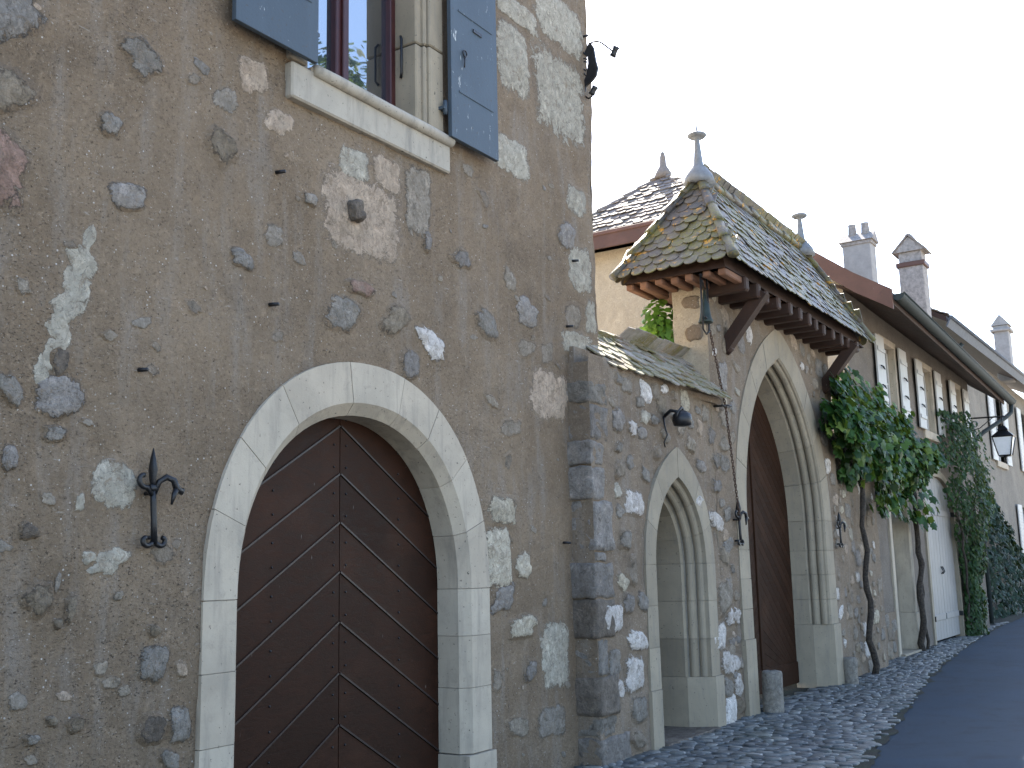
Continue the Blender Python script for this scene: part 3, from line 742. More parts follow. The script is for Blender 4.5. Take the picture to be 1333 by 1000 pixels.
# shutters
def shutter(x0, x1, inner):
    sh = MB(); y0, y1 = 4.575, 4.612; nb = 1
    for i in range(nb):
        a = x0 + (x1 - x0) * i / nb; b = x0 + (x1 - x0) * (i + 1) / nb
        sh.bbox(a + .0008, b - .0008, y0, y1, 4.92, 7.2, .003)
    for z in (5.18, 6.25): sh.bbox(x0 + .05, x1 - .05, y1 - .002, y1 + .03, z - .05, z + .05, .006)
    for z in (5.32, 6.0): sh.bbox(x0 + .1, x1 - .07, y0 - .006, y0 + .004, z - .006, z + .012, .002)
    o = sh.build('shutter', M['shutter'], house)
    for z in (5.15, 6.3):
        hd = MB(); hd.tube([(inner, y1 + .01, z - .05), (inner, y1 + .01, z + .06)], .018, 8); hd.box(inner - .03, inner + .03, y1, YM, z - .012, z + .012); hd.build('hinge', M['shutter'], o)
    rn = MB(); cx_ = x0 + .17; cz_ = 5.66
    rn.tube([(cx_ + .026 * cos(2 * pi * i / 12), y0 - .012, cz_ + .026 * sin(2 * pi * i / 12)) for i in range(13)], .006, 6)
    rn.tube([(cx_, y0 - .012, cz_ - .026), (cx_ - .01, y0 - .014, cz_ - .12)], .006, 6)
    rn.build('ring_pull', M['iron'], o)
    rn = MB(); rn.bbox(x0 + .3, x0 + .42, y0 - .01, y0, 5.9, 5.93, .002); rn.build('latch', M['iron'], o)
shutter(4.13, 4.84, 4.86); shutter(6.31, 6.955, 6.29)
# projecting stub of stone below the window
sb = MB(); stone(sb, 5.31, 4.07, .125, .135, 0, .2, YM - .035, .04, 5); sb.tube([(5.31, YM + .02, 4.07), (5.31, YM - .04, 4.065)], .052, 10)
sb.build('stone_stub', M['Do'], house)
for x, z in ((4.60, 4.13), (4.56, 3.27), (8.32, 4.42), (8.18, 3.78), (8.02, 1.86), (3.62, 2.73)):
    pn = MB(); pn.tube([(x, YM + .02, z), (x + .01, YM - .07, z - .005)], [.014, .011], 6); pn.build('iron_pin', M['iron'], house)

# ------------------------------------------------------------------ garden wall with the small pointed door
YG = 4.5
gw = thing('garden_wall', (9.6, 4.5, 0), 'lower rubble stone wall with pointed side door and a sloping tile coping', 'wall')
SC, SA, SZ, SR, SK = 9.965, .60, 1.66, .86, 1.38
Ps = arch_P(SC, SA, SZ, SR, SK, 'pointed')
w2 = MB()
rough_sheet(w2, [(8.2, -.25), (11.0, -.25), (11.0, 3.52), (8.2, 3.52)], [arch_outline(Ps, .12, -.25, SC, SA)], .065, YG, .022, 0, 0)
w2.box(8.22, 9.3, YG + .15, 4.95, -.2, 3.6); w2.box(10.62, 11.0, YG + .15, 4.95, -.2, 3.6); w2.box(9.3, 10.62, YG + .15, 4.95, 2.9, 3.6)
w2.box(8.178, 8.6, YG - .012, 4.95, -.2, 3.44)
placed = []
GARD_S = "8.97,2.22,0.50,0.23,W,.9;8.49,1.21,0.41,0.24,W,1;8.93,0.99,0.41,0.15,W,.4;8.72,2.97,0.26,0.21,B,.3;9.02,2.93,0.26,0.16,W,0;9.24,2.90,0.20,0.13,B,0;9.28,2.50,0.22,0.12,G,0;10.96,2.10,0.49,0.18,W,.3;10.84,0.90,0.41,0.26,W,1;11.11,0.62,0.66,0.25,W,0;10.99,0.37,0.36,0.20,G,.3;11.27,0.37,0.28,0.22,W,.3;11.04,0.11,0.46,0.28,W,0;8.87,0.70,0.42,0.29,W,.3;9.06,1.33,0.22,0.17,G,0;8.78,1.32,0.25,0.19,B,.4;11.03,1.32,0.43,0.32,P,.2;11.34,1.09,0.36,0.20,W,0;11.25,0.83,0.46,0.11,B,0;8.76,1.89,0.30,0.17,G,.3;8.74,2.51,0.23,0.18,P,0;10.47,2.30,0.26,0.12,W,0;10.58,2.67,0.26,0.12,B,0;11.01,2.76,0.28,0.17,G,0;10.97,2.48,0.28,0.14,B,0;10.32,2.87,0.30,0.16,P,0;9.74,2.92,0.22,0.11,P,0;9.50,3.05,0.23,0.11,G,0;11.22,1.85,0.33,0.17,G,0;8.89,1.59,0.23,0.21,P,0;8.91,0.40,0.33,0.23,G,.5;8.86,0.14,0.33,0.16,P,0;11.25,2.95,0.29,0.17,P,0;8.48,0.83,0.25,0.22,G,.8;8.53,0.60,0.24,0.16,W,.6;8.59,3.13,0.18,0.11,P,0;9.55,2.74,0.21,0.12,P,0;8.74,2.72,0.18,0.11,G,0"
for i, s_ in enumerate(GARD_S.split(';')):
    a = s_.split(','); x, z, w, h = map(float, a[:4]); placed.append((x, z, max(w, h) * .5))
    stone(w2, x, z, w * .82, h * .96, STONE_KEYS.index(a[4]), float(a[5]), YG, .026, 900 + i, .022)
def fill(mb, n, xr, zr, y, bad, seed, smin=.05, smax=.15, keys='PPPGTGBYKVW', amp=.022):
    rg = random.Random(seed)
    for i in range(n):
        x, z = rg.uniform(*xr), rg.uniform(*zr); s_ = rg.uniform(smin, smax)
        if bad(x, z, s_) or any(hypot(x - a, z - b) < (s_ + c) * .9 for a, b, c in placed): continue
        placed.append((x, z, s_))
        stone(mb, x, z, s_ * rg.uniform(1.6, 2.4), s_ * rg.uniform(1.3, 1.9), STONE_KEYS.index(rg.choice(keys)), rg.uniform(0, .6), y, .018, seed + i, amp)
fill(w2, 700, (8.65, 10.95), (.05, 3.4), YG, lambda x, z, s_: abs(x - SC) < .92 + s_ and z < 2.95, 2000)
w2.build('wall', [M['plaster_wall']] + [M[k + 'm'] for k in STONE_KEYS[1:]], gw)
q = MB()
z = -.1; rg = random.Random(5); i = 0
ROWS = [(.34, .42, 'B', .5), (.17, .22, 'G', .3), (.33, .27, 'D', .55), (.30, .20, 'G', .3), (.34, .30, 'D', .45), (.31, .38, 'B', .4), (.09, .14, 'B', .3), (.44, .36, 'B', .55), (.30, .30, 'B', .4), (.22, .28, 'B', .4), (.33, .34, 'B', .5), (.2, .3, 'G', .4)]
for h, wd, mt, le in ROWS:
    yb = YG - .028 + rg.uniform(-.012, .012); x0 = 8.165 + rg.uniform(-.03, .025); wd *= rg.uniform(.85, 1.35)
    bm = bmesh.new(); bmesh.ops.create_cube(bm, size=1)
    bmesh.ops.subdivide_edges(bm, edges=bm.edges[:], cuts=8, use_grid_fill=True)
    for v in bm.verts:
        c = v.co.copy(); L = Vector((c.x * wd, c.y * .45, c.z * (h - .010)))
        rr = .016                                           # worn arrises
        cl = Vector((max(-wd / 2 + rr, min(wd / 2 - rr, L.x)), max(-.225 + rr, min(.225 - rr, L.y)), max(-(h - .010) / 2 + rr, min((h - .010) / 2 - rr, L.z))))
        d = L - cl
        if d.length > 1e-6: L = cl + d.normalized() * rr
        P_ = Vector((x0 + wd / 2, yb + .225, z + h / 2)) + L
        nz = noise.noise_vector(P_ * 7) * .017 + noise.noise_vector(P_ * 19) * .011 + noise.noise_vector(P_ * 45) * .005
        v.co = P_ + nz
    q.bm(bm, {'D': 0, 'G': 1, 'B': 2}[mt], True); bm.free()
    z += h
q.build('quoin_stones', [M['Do'], M['Go'], M['Bo']], gw)
rg3 = MB()
pf = [(.22, -.022), (.0, -.022), (-.004, .02)]
for k in range(7):                                          # roll mouldings stepping into the reveal
    a = pi * k / 6; pf.append((-.014 - .03 * sin(a), .062 - .036 * cos(a)))
pf.append((-.05, .105))
for k in range(7):
    a = pi * k / 6; pf.append((-.062 - .03 * sin(a), .155 - .036 * cos(a)))
pf += [(-.10, .205), (-.125, .215), (-.155, .62), (.22, .62)]
js = [.52, .9, 1.28, 1.66]
arch_ring(rg3, SC, YG, SA, SZ, SR, SK, pf, -.1, 'pointed', [0, .14, .3, .5, .7, .86, 1], js, js, .002, 0, 6)
pf2 = [(.245, -.045), (.03, -.045), (-.13, .2), (-.16, .62), (.245, .62)]
arch_ring(rg3, SC, YG, SA, SZ, SR, SK, pf2, -.1, 'pointed', [], [-.1, .52], [-.1, .52], .001)
bkp = [(.2, -.012), (.03, -.012), (-.10, .225), (-.14, .61), (.2, .61)]
arch_ring(rg3, SC, YG, SA, SZ, SR, SK, bkp, -.1, 'pointed', [0, .5, 1], [.52, 1.66], [.52, 1.66], -.001, 1, 16)
rg3.build('doorway_surround', [M['ashlar_dark'], M['mortar']], gw)
d2 = MB()
for i in range(7): d2.bbox(9.3 + .19 * i, 9.3 + .19 * (i + 1) - .006, 5.13, 5.17, 0, 2.7, .004)
d2.build('door', M['gate_door'], gw)
stp = MB(); stp.bbox(9.35, 10.6, 4.42, 5.15, -.1, .03, .015); stp.build('doorstep', M['Do'], gw)
cp = MB()
E1, E2, T1, T2 = Vector((8.5, 4.50, 3.445)), Vector((11.1, 4.29, 3.38)), Vector((8.74, 4.90, 3.86)), Vector((11.1, 4.86, 3.86))
tiles(cp, [E1, E2, T2, T1], E1, E2 - E1, T1 - E1, .165, .115, .014, 0, .012, .4, .35)
E3 = Vector((8.78, 5.4, 3.42)); E4 = Vector((11.0, 5.4, 3.42))
tiles(cp, [E3, E4, T2, T1], E3, E4 - E3, T1 - E3, .165, .15, .014, 0, .012, .4)
hip_tiles(cp, T1 + Vector((0, 0, .0)), T2 + Vector((0, 0, .0)), 0, .32, .045)
cp.prism([E1 + Vector((.06, .1, .03)), E2 + Vector((0, .14, .06)), T2 + Vector((0, 0, -.04)), T1 + Vector((.02, 0, -.04))], (0, .02, -.06), 1)
cp.build('tile_coping', [M['tile_pale'], M['plaster_wall']], gw)

# ------------------------------------------------------------------ roofed gateway
gt = thing('gatehouse', (13.25, 4.7, 0), 'stone gateway with a pointed arch under a steep hipped tile roof with two spikes', 'gatehouse')
GC, GA, GZ, GR, GK = 13.25, 1.42, 2.2, 2.02, 1.24
YB = 4.9
Pg = arch_P(GC, GA, GZ, GR, GK, 'pointed')
w3 = MB(); placed = []
rough_sheet(w3, [(10.97, -.25), (15.45, -.25), (15.45, 4.95), (10.97, 4.95)], [arch_outline(Pg, .2, -.25, GC, GA)], .07, YG - .004, .022, 0, .02)
rough_sheet(w3, [(YG, -.1), (YB, -.1), (YB, 4.95), (YG, 4.95)], [], .07, 10.965, .015, 11, .015, 'yz')  # pillar side in the paler beige, its bounced light painted in
w3.box(10.99, 11.5, YG + .05, YB, -.1, 4.95, 11); w3.box(15.0, 15.44, YG + .05, YB, -.1, 4.95, 0)
w3.box(11.5, 15.0, YG + .2, YB, 4.66, 4.95)
bl = arch_outline(Pg, .19, 0, GC, GA, 30)
w3.add([(x, YB, z) for x, z in bl[1:-1]] + [(x, YB, 4.8) for x, z in bl[1:-1]], [(i, i + 1, 31 + i + 1, 31 + i) for i in range(30)], 11)
GATE_S = "11.35,3.73,0.28,0.38,B,.8;11.93,4.22,0.38,0.29,B,.6;11.52,4.44,0.29,0.28,K,.3;15.07,1.21,0.28,0.19,W,.6;15.20,0.95,0.32,0.16,W,0;15.08,4.72,0.44,0.19,P,0;14.59,4.92,0.39,0.17,P,0;12.39,4.67,0.32,0.15,P,0;11.72,3.91,0.29,0.14,P,0;11.58,3.41,0.24,0.18,G,0;11.48,3.05,0.23,0.18,P,0;15.26,1.90,0.18,0.16,P,0;15.21,1.48,0.22,0.16,P,0;15.27,4.39,0.26,0.23,P,0;12.75,4.79,0.31,0.15,P,0;13.18,4.78,0.36,0.14,T,0;11.47,4.11,0.28,0.18,T,.5"
for i, s_ in enumerate(GATE_S.split(';')):
    a = s_.split(','); x, z, w, h = map(float, a[:4]); placed.append((x, z, max(w, h) * .5))
    stone(w3, max(11.16, x), z, w * .72, h * .9, STONE_KEYS.index(a[4]), float(a[5]), YG - .004, .014, 1300 + i, .022, 1.15)
fill(w3, 700, (11.1, 15.35), (.05, 4.7), YG - .004, lambda x, z, s_: (abs(x - GC) < 1.8 + s_ and z < 2.5) or inside((x, z), arch_outline(Pg, .36 + s_, 0, GC, GA)), 3000)
for i, (y, z, w, h, k) in enumerate(((4.68, 4.55, .2, .14, 'P'), (4.66, 4.2, .2, .17, 'Y'), (4.75, 4.75, .14, .12, 'D'))):
    tmp = MB(); stone(tmp, y, z, w, h, STONE_KEYS.index(k), .3, 0, .016, 60 + i)
    w3.add([(10.965 + p[1], p[0], p[2]) for p in tmp.v], tmp.f, STONE_KEYS.index(k), True)
w3.build('wall', [M['plaster_wall']] + [M[k + 'm'] for k in STONE_KEYS[1:]] + [M['beige']], gt)
rr = MB()
pf = [(.33, -.022), (.02, -.022), (0, .0), (-.004, .02)]
for k in range(7):
    a = pi * k / 6; pf.append((-.008 - .035 * sin(a), .068 - .042 * cos(a)))
pf.append((-.035, .12))
for k in range(7):
    a = pi * k / 6; pf.append((-.042 - .035 * sin(a), .172 - .042 * cos(a)))
pf += [(-.07, .225), (-.085, .235), (-.125, .46), (.33, .46)]
js = [.82, 1.15, 1.48, 1.8, 2.2]
arch_ring(rr, GC, YG, GA, GZ, GR, GK, pf, -.1, 'pointed', [0, .1, .2, .3, .4, .5, .6, .7, .8, .9, 1], js, js, .003, 0, 5)
pf2 = [(.35, -.045), (.04, -.045), (-.09, .2), (-.13, .46), (.35, .46)]
arch_ring(rr, GC, YG, GA, GZ, GR, GK, pf2, -.1, 'pointed', [], [-.1, .82], [-.1, .82], .001)
bkp = [(.31, -.012), (.04, -.012), (-.06, .25), (-.11, .45), (.31, .45)]
arch_ring(rr, GC, YG, GA, GZ, GR, GK, bkp, -.1, 'pointed', [0, .5, 1], [.82, 2.2], [.82, 2.2], -.001, 1, 20)
rr.build('gateway_surround', [M['ashlar_dark'], M['mortar']], gt)
gd = MB()
for s_ in (-1, 1):
    for kx in range(0, 34):
        zt = 4.9 - .15 * kx; z1 = zt - .15; hw = 1.36; sl_ = .85 * hw
        a = max(zt - sl_, -.5)
        p = [(GC + s_ * .04, zt - .003), (GC + s_ * hw, zt - sl_ - .003), (GC + s_ * hw, z1 - sl_ + .003), (GC + s_ * .04, z1 + .003)]
        if min(zt, z1) < .2 or z1 - sl_ < .12:
            p = [(x, max(z, .1 + .001 * i)) for i, (x, z) in enumerate(p)]
            if max(z for x, z in p) < .15: continue
        if s_ > 0: p = p[::-1]
        gd.plate(p, 4.94, 4.975, 0)
gd.bbox(GC - .05, GC + .05, 4.92, 4.97, .06, 4.6, .008); gd.bbox(GC - 1.36, GC + 1.36, 4.925, 4.97, .06, .34, .01)
gdo = gd.build('gate_door', M['gate_door'], gt)
bk = MB(); bk.box(GC - 1.4, GC + 1.4, 4.98, 5.02, .1, 4.9); bk.build('door_backing', M['dark'], gdo)
# roof
A, B, C_, D_ = Vector((10.42, 3.95, 4.80)), Vector((15.9, 3.95, 4.78)), Vector((10.42, 5.38, 4.80)), Vector((15.9, 5.38, 4.78))
R1, R2 = Vector((11.36, 4.66, 6.12)), Vector((15.1, 4.66, 6.14))
rf = MB()
off = Vector((0, 0, -.05))
for pl in ([A, B, R2, R1], [C_, D_, R2, R1], [A, C_, R1], [B, D_, R2]):
    c = sum(pl, Vector()) / len(pl)
    cc = (A + B + C_ + D_) / 4
    rf.add([Vector((cc.x + (p.x - cc.x) * .97, cc.y + (p.y - cc.y) * .84, p.z)) + off for p in pl], [tuple(range(len(pl)))], 1)
tiles(rf, [A, B, R2, R1], A, B - A, R1 - A - (B - A) * ((R1 - A).dot(B - A) / (B - A).length_squared), .16, .125, .011, 0, .008, .42, .12)
tiles(rf, [C_, D_, R2, R1], C_, D_ - C_, R1 - C_ - (D_ - C_) * ((R1 - C_).dot(D_ - C_) / (D_ - C_).length_squared), .165, .14, .014, 0, .008, .42)
tiles(rf, [A, C_, R1], A, C_ - A, R1 - (A + C_) / 2, .16, .125, .011, 0, .008, .42, .1)
tiles(rf, [B, D_, R2], B, D_ - B, R2 - (B + D_) / 2, .165, .14, .014, 0, .008, .42)
ro = rf.build('roof', [M['tile'], M['timber']], gt)
ht = MB()
for a, b in ((A, R1), (C_, R1), (B, R2), (D_, R2)): hip_tiles(ht, a + Vector((.02, 0, .03)), b + Vector((0, 0, .03)), 0, .36, .066)
hip_tiles(ht, R1 + Vector((0, 0, .02)), R2 + Vector((0, 0, .02)), 0, .36, .07)
ht.build('ridge_tiles', M['tile'], ro)
sf = MB()
for i in range(9):                                          # wide boards under the eaves
    pass
sf.box(10.72, 15.66, 4.14, YG + .02, 4.765, 4.785); sf.box(10.55, 15.78, YB - .02, 5.27, 4.765, 4.785)
sf.box(10.55, 11.0, YG + .021, YB - .021, 4.762, 4.782); sf.box(15.42, 15.78, YG + .021, YB - .021, 4.762, 4.782)
sf.build('soffit', M['soffit'], gt)
for i in range(13):
    x = 11.05 + .365 * i + random.uniform(-.03, .03)
    jb = MB(); jb.bbox(x - .06, x + .06, 4.04 + random.uniform(-.02, .04), 4.6, 4.60 + random.uniform(-.015, .015), 4.762, .018); jb.build('joist', M['timber'], gt)
for y in (4.12, 4.3, 4.5, 4.68, 4.86, 5.04, 5.22):
    jb = MB(); jb.bbox(10.53 + random.uniform(-.02, .03), 11.1, y - .045, y + .045, 4.685 + random.uniform(-.02, .01), 4.758, .012); jb.build('joist', M['soffit'], gt)
for x in (11.5, 15.15):
    br = MB(); br.beam((x, YG + .02, 4.08), (x, 4.02, 4.68), .13, .14); br.tube([(x, YG + .01, 4.05), (x, 4.44, 4.10)], .06, 8); br.build('brace', M['timber'], gt)
def finial(p):
    f = MB()
    f.lathe(p, [(.19, -.10), (.16, .0), (.10, .09), (.06, .14), (.052, .2), (.03, .44), (.03, .47), (.085, .475), (.11, .495), (.115, .51), (.10, .525), (.05, .54), (.012, .55), (.008, .62), (.003, .72)], 18)
    f.build('finial', M['lead'], gt)
finial(R1 + Vector((.0, 0, .03))); finial(R2 + Vector((0, 0, .03)))

# low wall running on to the long house
lw = MB(); placed = []
rough_sheet(lw, [(15.44, -.2), (17.75, -.2), (17.75, 3.5), (15.44, 3.5)], [], .1, 4.56, .02, 0)
lw.box(15.44, 17.75, 4.6, 4.95, -.2, 3.52)
fill(lw, 160, (15.5, 17.6), (.05, 3.3), 4.56, lambda x, z, s_: False, 4000, amp=.02)
tag(lw.build('boundary_wall', [M['plaster_wall']] + [M[k + 'm'] for k in STONE_KEYS[1:]], None, (16.6, 4.6, 0)), 'short stretch of plastered wall behind the grapevine, right of the pointed gateway', 'wall')

# ------------------------------------------------------------------ long house with white shutters
lh = thing('long_house', (23, 4.83, 0), 'long two storey house with white shutters, half hipped tile roof and deep gutter', 'house')
YH = 4.83
GX = 17.95
hw = MB()
WIN = [(19.95, 20.95), (23.0, 24.1), (26.3, 27.2)]
def arc_door(x0, x1, zs, zt, n=14):
    c = (x0 + x1) / 2; a = (x1 - x0) / 2
    return [(x0, -.1)] + [(c - a * cos(pi * i / n), zs + (zt - zs) * sin(pi * i / n)) for i in range(n + 1)] + [(x1, -.1)]
holes = [[(a, 4.28), (b, 4.28), (b, 5.62), (a, 5.62)] for a, b in WIN] + [[(19.6, -.1), (20.8, -.1), (20.8, 3.0), (19.6, 3.0)], arc_door(22.4, 25.05, 2.75, 3.35)]
rough_sheet(hw, [(17.75, -.2), (28.3, -.2), (28.3, 6.35), (17.75, 6.35)], holes, .16, YH, .012, 0)
zr = lambda y: 5.74 + (y - 4.0) * .748
gab = [(YH, -.1), (12.3, -.1), (12.3, 6.3), (10.5, 7.62), (6.6, 7.62), (YH, zr(YH) - .05)]
rough_sheet(hw, gab, [], .3, 17.75, .015, 1, 0, 'yz')
hw.add([(28.3, y, z) for y, z in gab], [tuple(range(6))], 2)
hw.add([(17.75, 12.3, -.1), (28.3, 12.3, -.1), (28.3, 12.3, 6.3), (17.75, 12.3, 6.3)], [(0, 1, 2, 3)], 2)
hw.build('wall', [M['render'], M['beige'], M['pale_wall']], lh)
rb = MB(); placed = []
for i in range(46):
    x = random.uniform(17.8, 19.3); z = random.uniform(.05, .7); s_ = random.uniform(.08, .16)
    if any(hypot(x - a, z - b) < (s_ + c) * .75 for a, b, c in placed): continue
    placed.append((x, z, s_)); stone(rb, x, z, s_ * 2, s_ * 1.5, random.choice((0, 1, 2)), .5, YH - .02, .02, 77 + i)
rb.box(17.77, 19.42, YH - .025, YH + .02, -.1, .78, 3)
rb.build('rubble_base', [M['Go'], M['Bo'], M['Po'], M['plaster_wall']], lh)
# openings
for a, b in WIN:
    f = MB()
    for x0, x1 in ((a, a + .07), (b - .07, b), ((a + b) / 2 - .04, (a + b) / 2 + .04)): f.bbox(x0, x1, YH + .12, YH + .18, 4.28, 5.62, .006)
    f.bbox(a, b, YH + .12, YH + .18, 4.28, 4.36, .006); f.bbox(a, b, YH + .12, YH + .18, 5.54, 5.62, .006)
    f.bbox(a, b, YH + .13, YH + .17, 4.93, 4.97, .004)
    wo = f.build('window', M['white_paint'], lh)
    g_ = MB(); g_.box(a, b, YH + .15, YH + .156, 4.3, 5.6); g_.build('pane', M['glass'], wo)
    s_ = MB(); s_.bbox(a - .1, b + .1, YH - .05, YH + .2, 4.10, 4.275, .012)
    s_.bbox(a - .14, a, YH - .012, YH + .13, 4.276, 5.75, .008); s_.bbox(b, b + .14, YH - .012, YH + .13, 4.276, 5.75, .008); s_.bbox(a, b, YH - .012, YH + .13, 5.625, 5.75, .008)
    s_.build('sill', M['ashlar'], wo)
    for x0, x1 in ((a - .62, a - .06), (b + .06, b + .62)):
        sh = MB(); sh.bbox(x0, x1, YH - .085, YH - .05, 4.26, 5.66, .005)
        for z in (4.5, 5.4): sh.bbox(x0 + .04, x1 - .04, YH - .105, YH - .086, z - .04, z + .04, .004)
        so = sh.build('shutter', M['white_paint'], lh)
        for z in (4.75, 5.1):
            hk = MB(); hk.tube([(x0 + .2, YH - .09, z), (x0 + .22, YH - .13, z - .03), (x0 + .3, YH - .13, z - .06), (x0 + .33, YH - .1, z - .02)], .014, 5); hk.build('latch', M['iron'], so)
dr = MB()
dr.bbox(19.45, 19.6, YH - .04, YH + .3, -.05, 3.15, .01); dr.bbox(20.8, 20.98, YH - .04, YH + .3, .7, 3.15, .012); dr.bbox(20.78, 21.02, YH - .06, YH + .3, -.05, .7, .012); dr.bbox(19.6, 20.8, YH - .04, YH + .3, 3.0, 3.15, .01)
dro = dr.build('doorway_surround', M['ashlar'], lh)
dp = MB(); dp.bbox(19.6, 20.2, YH + .24, YH + .29, .06, 3.0, .006); dp.bbox(20.205, 20.8, YH + .24, YH + .29, .06, 3.0, .006)
for x0, x1 in ((19.7, 20.1), (20.3, 20.7)):
    for z0, z1 in ((.2, .9), (1.05, 2.1), (2.2, 2.85)): dp.bbox(x0, x1, YH + .225, YH + .245, z0, z1, .01)
dpo = dp.build('door', M['beige_door'], lh)
hd = MB(); hd.tube([(20.15, YH + .23, 1.1), (20.15, YH + .17, 1.1), (20.05, YH + .17, 1.1)], .012, 6); hd.build('handle', M['iron'], dpo)
stp = MB(); stp.bbox(19.5, 20.95, YH - .12, YH + .3, -.05, .055, .012); stp.build('doorstep', M['ashlar_dark'], lh)
P2 = arc_door(22.4, 25.05, 2.75, 3.35)
fr = MB()
oc = arc_door(22.25, 25.2, 2.75, 3.5)
for i in range(len(P2) - 1):
    a, b, c, d = P2[i], P2[i + 1], oc[i + 1], oc[i]
    vs = [(p[0], YH - .03, p[1]) for p in (a, b, c, d)] + [(p[0], YH + .15, p[1]) for p in (a, b, c, d)]
    fr.add(vs, [(0, 1, 2, 3), (4, 7, 6, 5), (0, 4, 5, 1), (2, 6, 7, 3)], 0)
fr.build('arched_doorway_surround', M['ashlar_dark'], lh)
for k, (x0, x1) in enumerate(((22.4, 23.72), (23.735, 25.05))):
    lf = MB(); n = 5
    for i in range(n):
        a = x0 + (x1 - x0) * i / n; b = x0 + (x1 - x0) * (i + 1) / n
        lf.bbox(a + .002, b - .002, YH + .05, YH + .09, .06, 3.4, .004)
    for z in (.5, 2.6): lf.bbox(x0 + .05, x1 - .03, YH + .03, YH + .051, z - .06, z + .06, .006)
    lfo = lf.build('barn_door', M['pale_door'], lh)
    for z in (.5, 2.6):
        xh = x0 if k == 0 else x1
        hg = MB(); hg.bbox(xh - .03, xh + .03, YH - .05, YH + .05, z - .05, z + .05, .004); hg.build('hinge', M['iron'], lfo)
    hg = MB(); hg.tube([(x1 - .06 if k == 0 else x0 + .06, YH + .04, 1.35), (x1 - .06 if k == 0 else x0 + .06, YH + .0, 1.4), (x1 - .06 if k == 0 else x0 + .06, YH + .04, 1.5)], .012, 6)
    hg.build('handle', M['iron'], lfo)
# roof: two slopes, half hip over the near gable
rf = MB()
RX = 17.45
F1, F1b, F2, F2b = Vector((RX, 4.0, 5.80)), Vector((RX, 4.55, 6.17)), Vector((29.3, 4.2, 5.56)), Vector((29.3, 4.75, 6.05))
H1, H2 = Vector((RX, 6.62, 7.76)), Vector((RX, 10.48, 7.76))
K1, K2 = Vector((RX, 13.0, 5.88)), Vector((29.3, 13.0, 5.7))
Q1, Q2 = Vector((19.05, 8.55, 9.25)), Vector((29.3, 8.55, 9.15))
up = Vector((0, 0, .13))
V = [F1, F1b, H1, Q1, Q2, F2b, F2, H2, K1, K2]
rf.add([p + up for p in V], [(0, 1, 5, 6), (1, 2, 3, 4, 5), (7, 8, 9, 4, 3), (2, 7, 3)], 1)
rf.add([p for p in V], [(0, 1, 5, 6), (1, 2, 3, 4, 5), (7, 8, 9, 4, 3), (2, 7, 3)], 2)
up2 = up + Vector((0, 0, .005))
tiles(rf, [H1 + up2, H2 + up2, Q1 + up2], H1 + up2 + Vector((-.06, 0, -.055)), H2 - H1, Q1 - (H1 + H2) / 2, .18, .15, .018, 0, .01, .35, .1)
rfo = rf.build('roof', [M['tile_grey'], M['tile_grey'], M['timber']], lh)
rd = MB(); hip_tiles(rd, H1 + up2, Q1 + up2, 0, .36, .08); hip_tiles(rd, H2 + up2, Q1 + up2, 0, .36, .08); hip_tiles(rd, Q1 + up2, Q2 + up2, 0, .4, .09)
rd.build('ridge_tiles', M['tile_grey'], rfo)
fn = MB(); fn.lathe(Q1 + Vector((-.05, 0, .1)), [(.2, -.05), (.14, .1), (.07, .22), (.06, .4), (.035, .5), (0.0, .52)], 12); fn.build('finial', M['tile_grey'], rfo)
bb = MB()
def board(a, b, h, t=.05, dx=-.0):
    a, b = Vector(a), Vector(b)
    bb.prism([a + Vector((dx, 0, .14)), b + Vector((dx, 0, .14)), b + Vector((dx, 0, .14 - h)), a + Vector((dx, 0, .14 - h))], (t, 0, 0))
board(F1 + Vector((0, -.04, 0)), F1b, .33, .05, -.055); board(F1b, H1, .33, .05, -.055); board(H1 + Vector((0, -.1, 0)), H2 + Vector((0, .1, 0)), .34, .05, -.105); board(H2, K1, .33, .05, -.055)
bb.bbox(RX - .13, RX - .04, H1.y - .12, H2.y + .12, H1.z + .05, H1.z + .125, .01)
bb.build('bargeboard', M['barge'], lh)
ev = MB()
ev.prism([F1 + Vector((.02, .05, -.03)), F2 + Vector((0, .05, -.03)), Vector((29.3, 4.95, 6.02)), Vector((RX + .02, 4.95, 6.2))], (0, 0, .02))
ev.prism([F1 + Vector((0, -.03, .10)), F2 + Vector((0, -.03, .10)), F2 + Vector((0, -.03, -.10)), F1 + Vector((0, -.03, -.10))], (0, .03, 0))
ev.build('eave_boards', M['timber'], lh)
gu = MB()
G0, G1 = Vector((RX + .0, 3.89, 5.86)), Vector((29.9, 4.08, 5.60)); n = 14; vs, fs = [], []
for t_, rr_ in ((0, .105), (1, .105)):
    c = G0 + (G1 - G0) * t_
    for k in range(n + 1): a = pi + pi * k / n; vs.append(c + Vector((0, rr_ * cos(a), rr_ * sin(a))))
    for k in range(n + 1): a = 2 * pi - pi * k / n; vs.append(c + Vector((0, (rr_ - .008) * cos(a), (rr_ - .008) * sin(a))))
k2 = 2 * (n + 1)
fs = [(i, (i + 1) % k2, k2 + (i + 1) % k2, k2 + i) for i in range(k2)] + [tuple(range(n + 1)), tuple(k2 + i for i in range(n + 1))]
gu.add(vs, fs, 0)
gu.tube([G0 + Vector((0, -.105, .0)), G1 + Vector((0, -.105, 0))], .016, 8)
guo = gu.build('gutter', M['gutter'], lh)
dsp = MB(); dsp.tube([G1 + Vector((-.12, 0, -.08)), G1 + Vector((-.12, .02, -.3)), Vector((29.5, 4.2, 5.15)), Vector((28.75, 4.62, 4.75)), Vector((28.45, 4.78, 4.55)), Vector((28.4, 4.8, 4.3)), Vector((28.4, 4.8, .1))], .055, 10)
dsp.build('downpipe', M['gutter'], lh)
